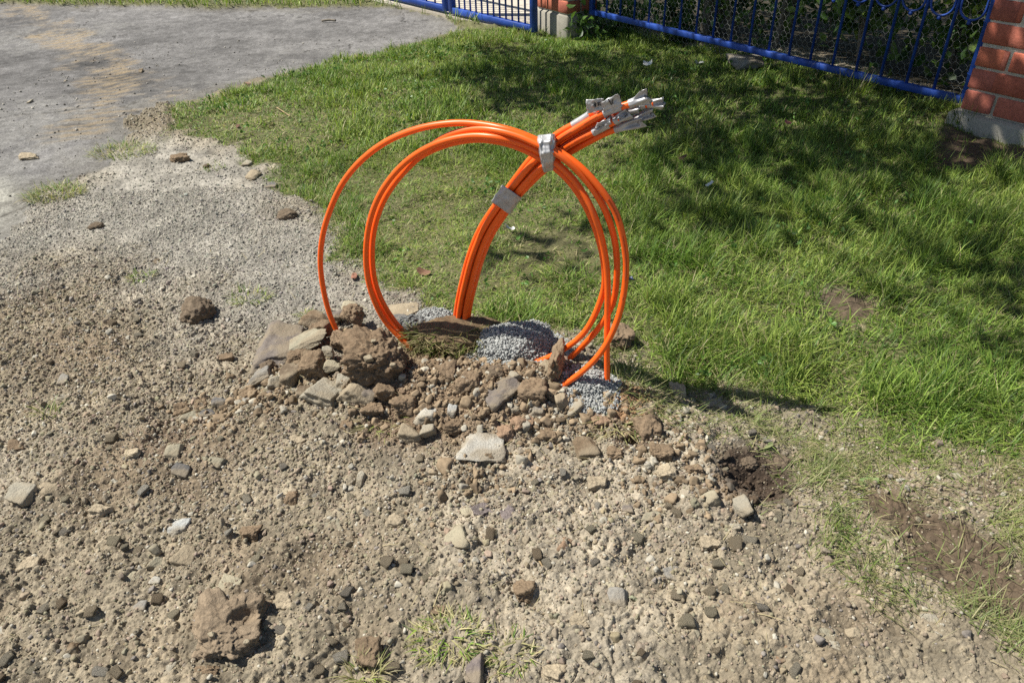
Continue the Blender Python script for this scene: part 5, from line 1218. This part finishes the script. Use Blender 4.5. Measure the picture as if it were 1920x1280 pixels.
# ------------------------------------------------------------------ small litter
def scrap(px, py_, s, mat, label, name, cat, seed, curl=.4, asp_=.6, group=None, lift=.012, colr=None):
    r = np.random.default_rng(seed); p_, z_ = ground_at(px, py_); n = 7; u, v = np.meshgrid(np.linspace(-1, 1, n), np.linspace(-1, 1, n))
    sh_ = np.sqrt(np.clip(1.15 - u * u, .05, 1)) if name == 'dry_leaf' else 1 - .25 * np.abs(u) * r.uniform(.3, 1)
    V_ = np.stack([u * s / 2, v * s / 2 * asp_ * sh_, s * curl * (.35 * u * u + .3 * fbm(u + seed, v, 1.0, 2, seed))], -1).reshape(-1, 3)
    V2 = V_ + [0, 0, .0007]; I = np.arange(n * n).reshape(n, n); q = np.stack([I[:-1, :-1], I[:-1, 1:], I[1:, 1:], I[1:, :-1]], -1).reshape(-1, 4)
    o = link(name, mesh_np(name, np.vstack([V_, V2]), quads=np.vstack([q[:, ::-1], q + n * n]), colr=np.full((2 * n * n, 3), .3) * 0 + (colr or (.3, .2, .1)), smooth=True), mat)
    o.location = (p_[0], p_[1], z_ + lift); o.rotation_euler = (r.uniform(-.6, .6), r.uniform(-.5, .5), r.uniform(0, 6.28)); return tag(o, label, cat, group)
M_dead = granular('dead_leaf', 'attr', sc=90, sc2=20, bump=.3, bdist=.002, rough=.7)
scrap(1215, 135, .045, M_white, 'white scrap of paper in the shaded grass below the fence, left one', 'paper_scrap', 'litter', 1, .8, .7, 'white scraps in the grass', .04)
scrap(1309, 134, .045, M_white, 'white scrap of paper in the shaded grass nearer the mossy stone', 'paper_scrap', 'litter', 2, .8, .6, 'white scraps in the grass', .04)
scrap(1328, 361, .03, M_white, 'pale curled scrap on the lawn right of the loops', 'paper_scrap', 'litter', 3, .3, .35, 'white scraps in the grass', .03)
scrap(955, 438, .035, M_white, 'pale dry scrap in thin grass behind the loops', 'paper_scrap', 'litter', 4, .6, .5, 'white scraps in the grass', .018)
scrap(1180, 544, .022, M_blueP, 'small dark blue plastic scrap beside the outer right loop', 'plastic_scrap', 'litter', 5, .8, .8, None, .03)
for k, (qx, qy, s_, c_, l_) in enumerate([(795, 517, .04, (.20, .11, .07), 'brown curled leaf inside the loops'), (465, 162, .04, (.42, .28, .20), 'tan leaf at the edge of the asphalt'), (448, 242, .03, (.12, .06, .04), 'dark reddish leaf in the grass left of the loops'),
        (1279, 310, .03, (.10, .06, .04), 'dark leaf in the shaded grass right of the tape tails'), (1475, 243, .028, (.35, .14, .11), 'reddish leaf in the shaded lawn'), (665, 525, .03, (.25, .12, .08), 'russet leaf on gravel between the left loops'), (720, 390, .03, (.16, .12, .07), 'brown leaf on the lawn inside the inner loop'),
        (1430, 845, .035, (.14, .17, .07), 'green leaf on the rim of the black soil'), (1625, 912, .035, (.22, .30, .12), 'pale green leaf above the brown bare strip')]):
    scrap(qx, qy, s_, M_dead, l_, 'dry_leaf', 'leaf', 40 + k, .35, .55, 'fallen leaves', .012 if qy > 500 or qx < 470 else .028, c_)
def twig(px0, py0, px1, py1, rad, label, seed, c=M_bark):
    a, za = ground_at(px0, py0); b, zb_ = ground_at(px1, py1); r = np.random.default_rng(seed); P_ = [np.array([a[0], a[1], za + rad + .004]), None, np.array([b[0], b[1], zb_ + rad + .006])]
    P_[1] = (P_[0] + P_[2]) / 2 + [r.normal(0, .006), r.normal(0, .006), .004]; mb = MB(); mb.tube(spline(P_, 8) - P_[0], rad, 6); o = mb.build('twig', c, None, smooth=True); o.location = tuple(P_[0]); tag(o, label, 'twig', 'twigs on the ground')
twig(604, 43, 630, 43, .008, 'stick lying on the far asphalt', 1)
twig(1000, 1042, 1018, 1068, .0015, 'pale thin stalk on the soil left of the reddish lump', 2, M_root)
twig(1380, 815, 1462, 850, .0015, 'bent pale stalk over the black soil', 3, M_root)
twig(520, 205, 545, 222, .003, 'pale stalk in the grass between road and loops', 4, M_root)
twig(232, 1216, 262, 1196, .0014, 'thin stalk beside the triangular white chip', 5, M_root)
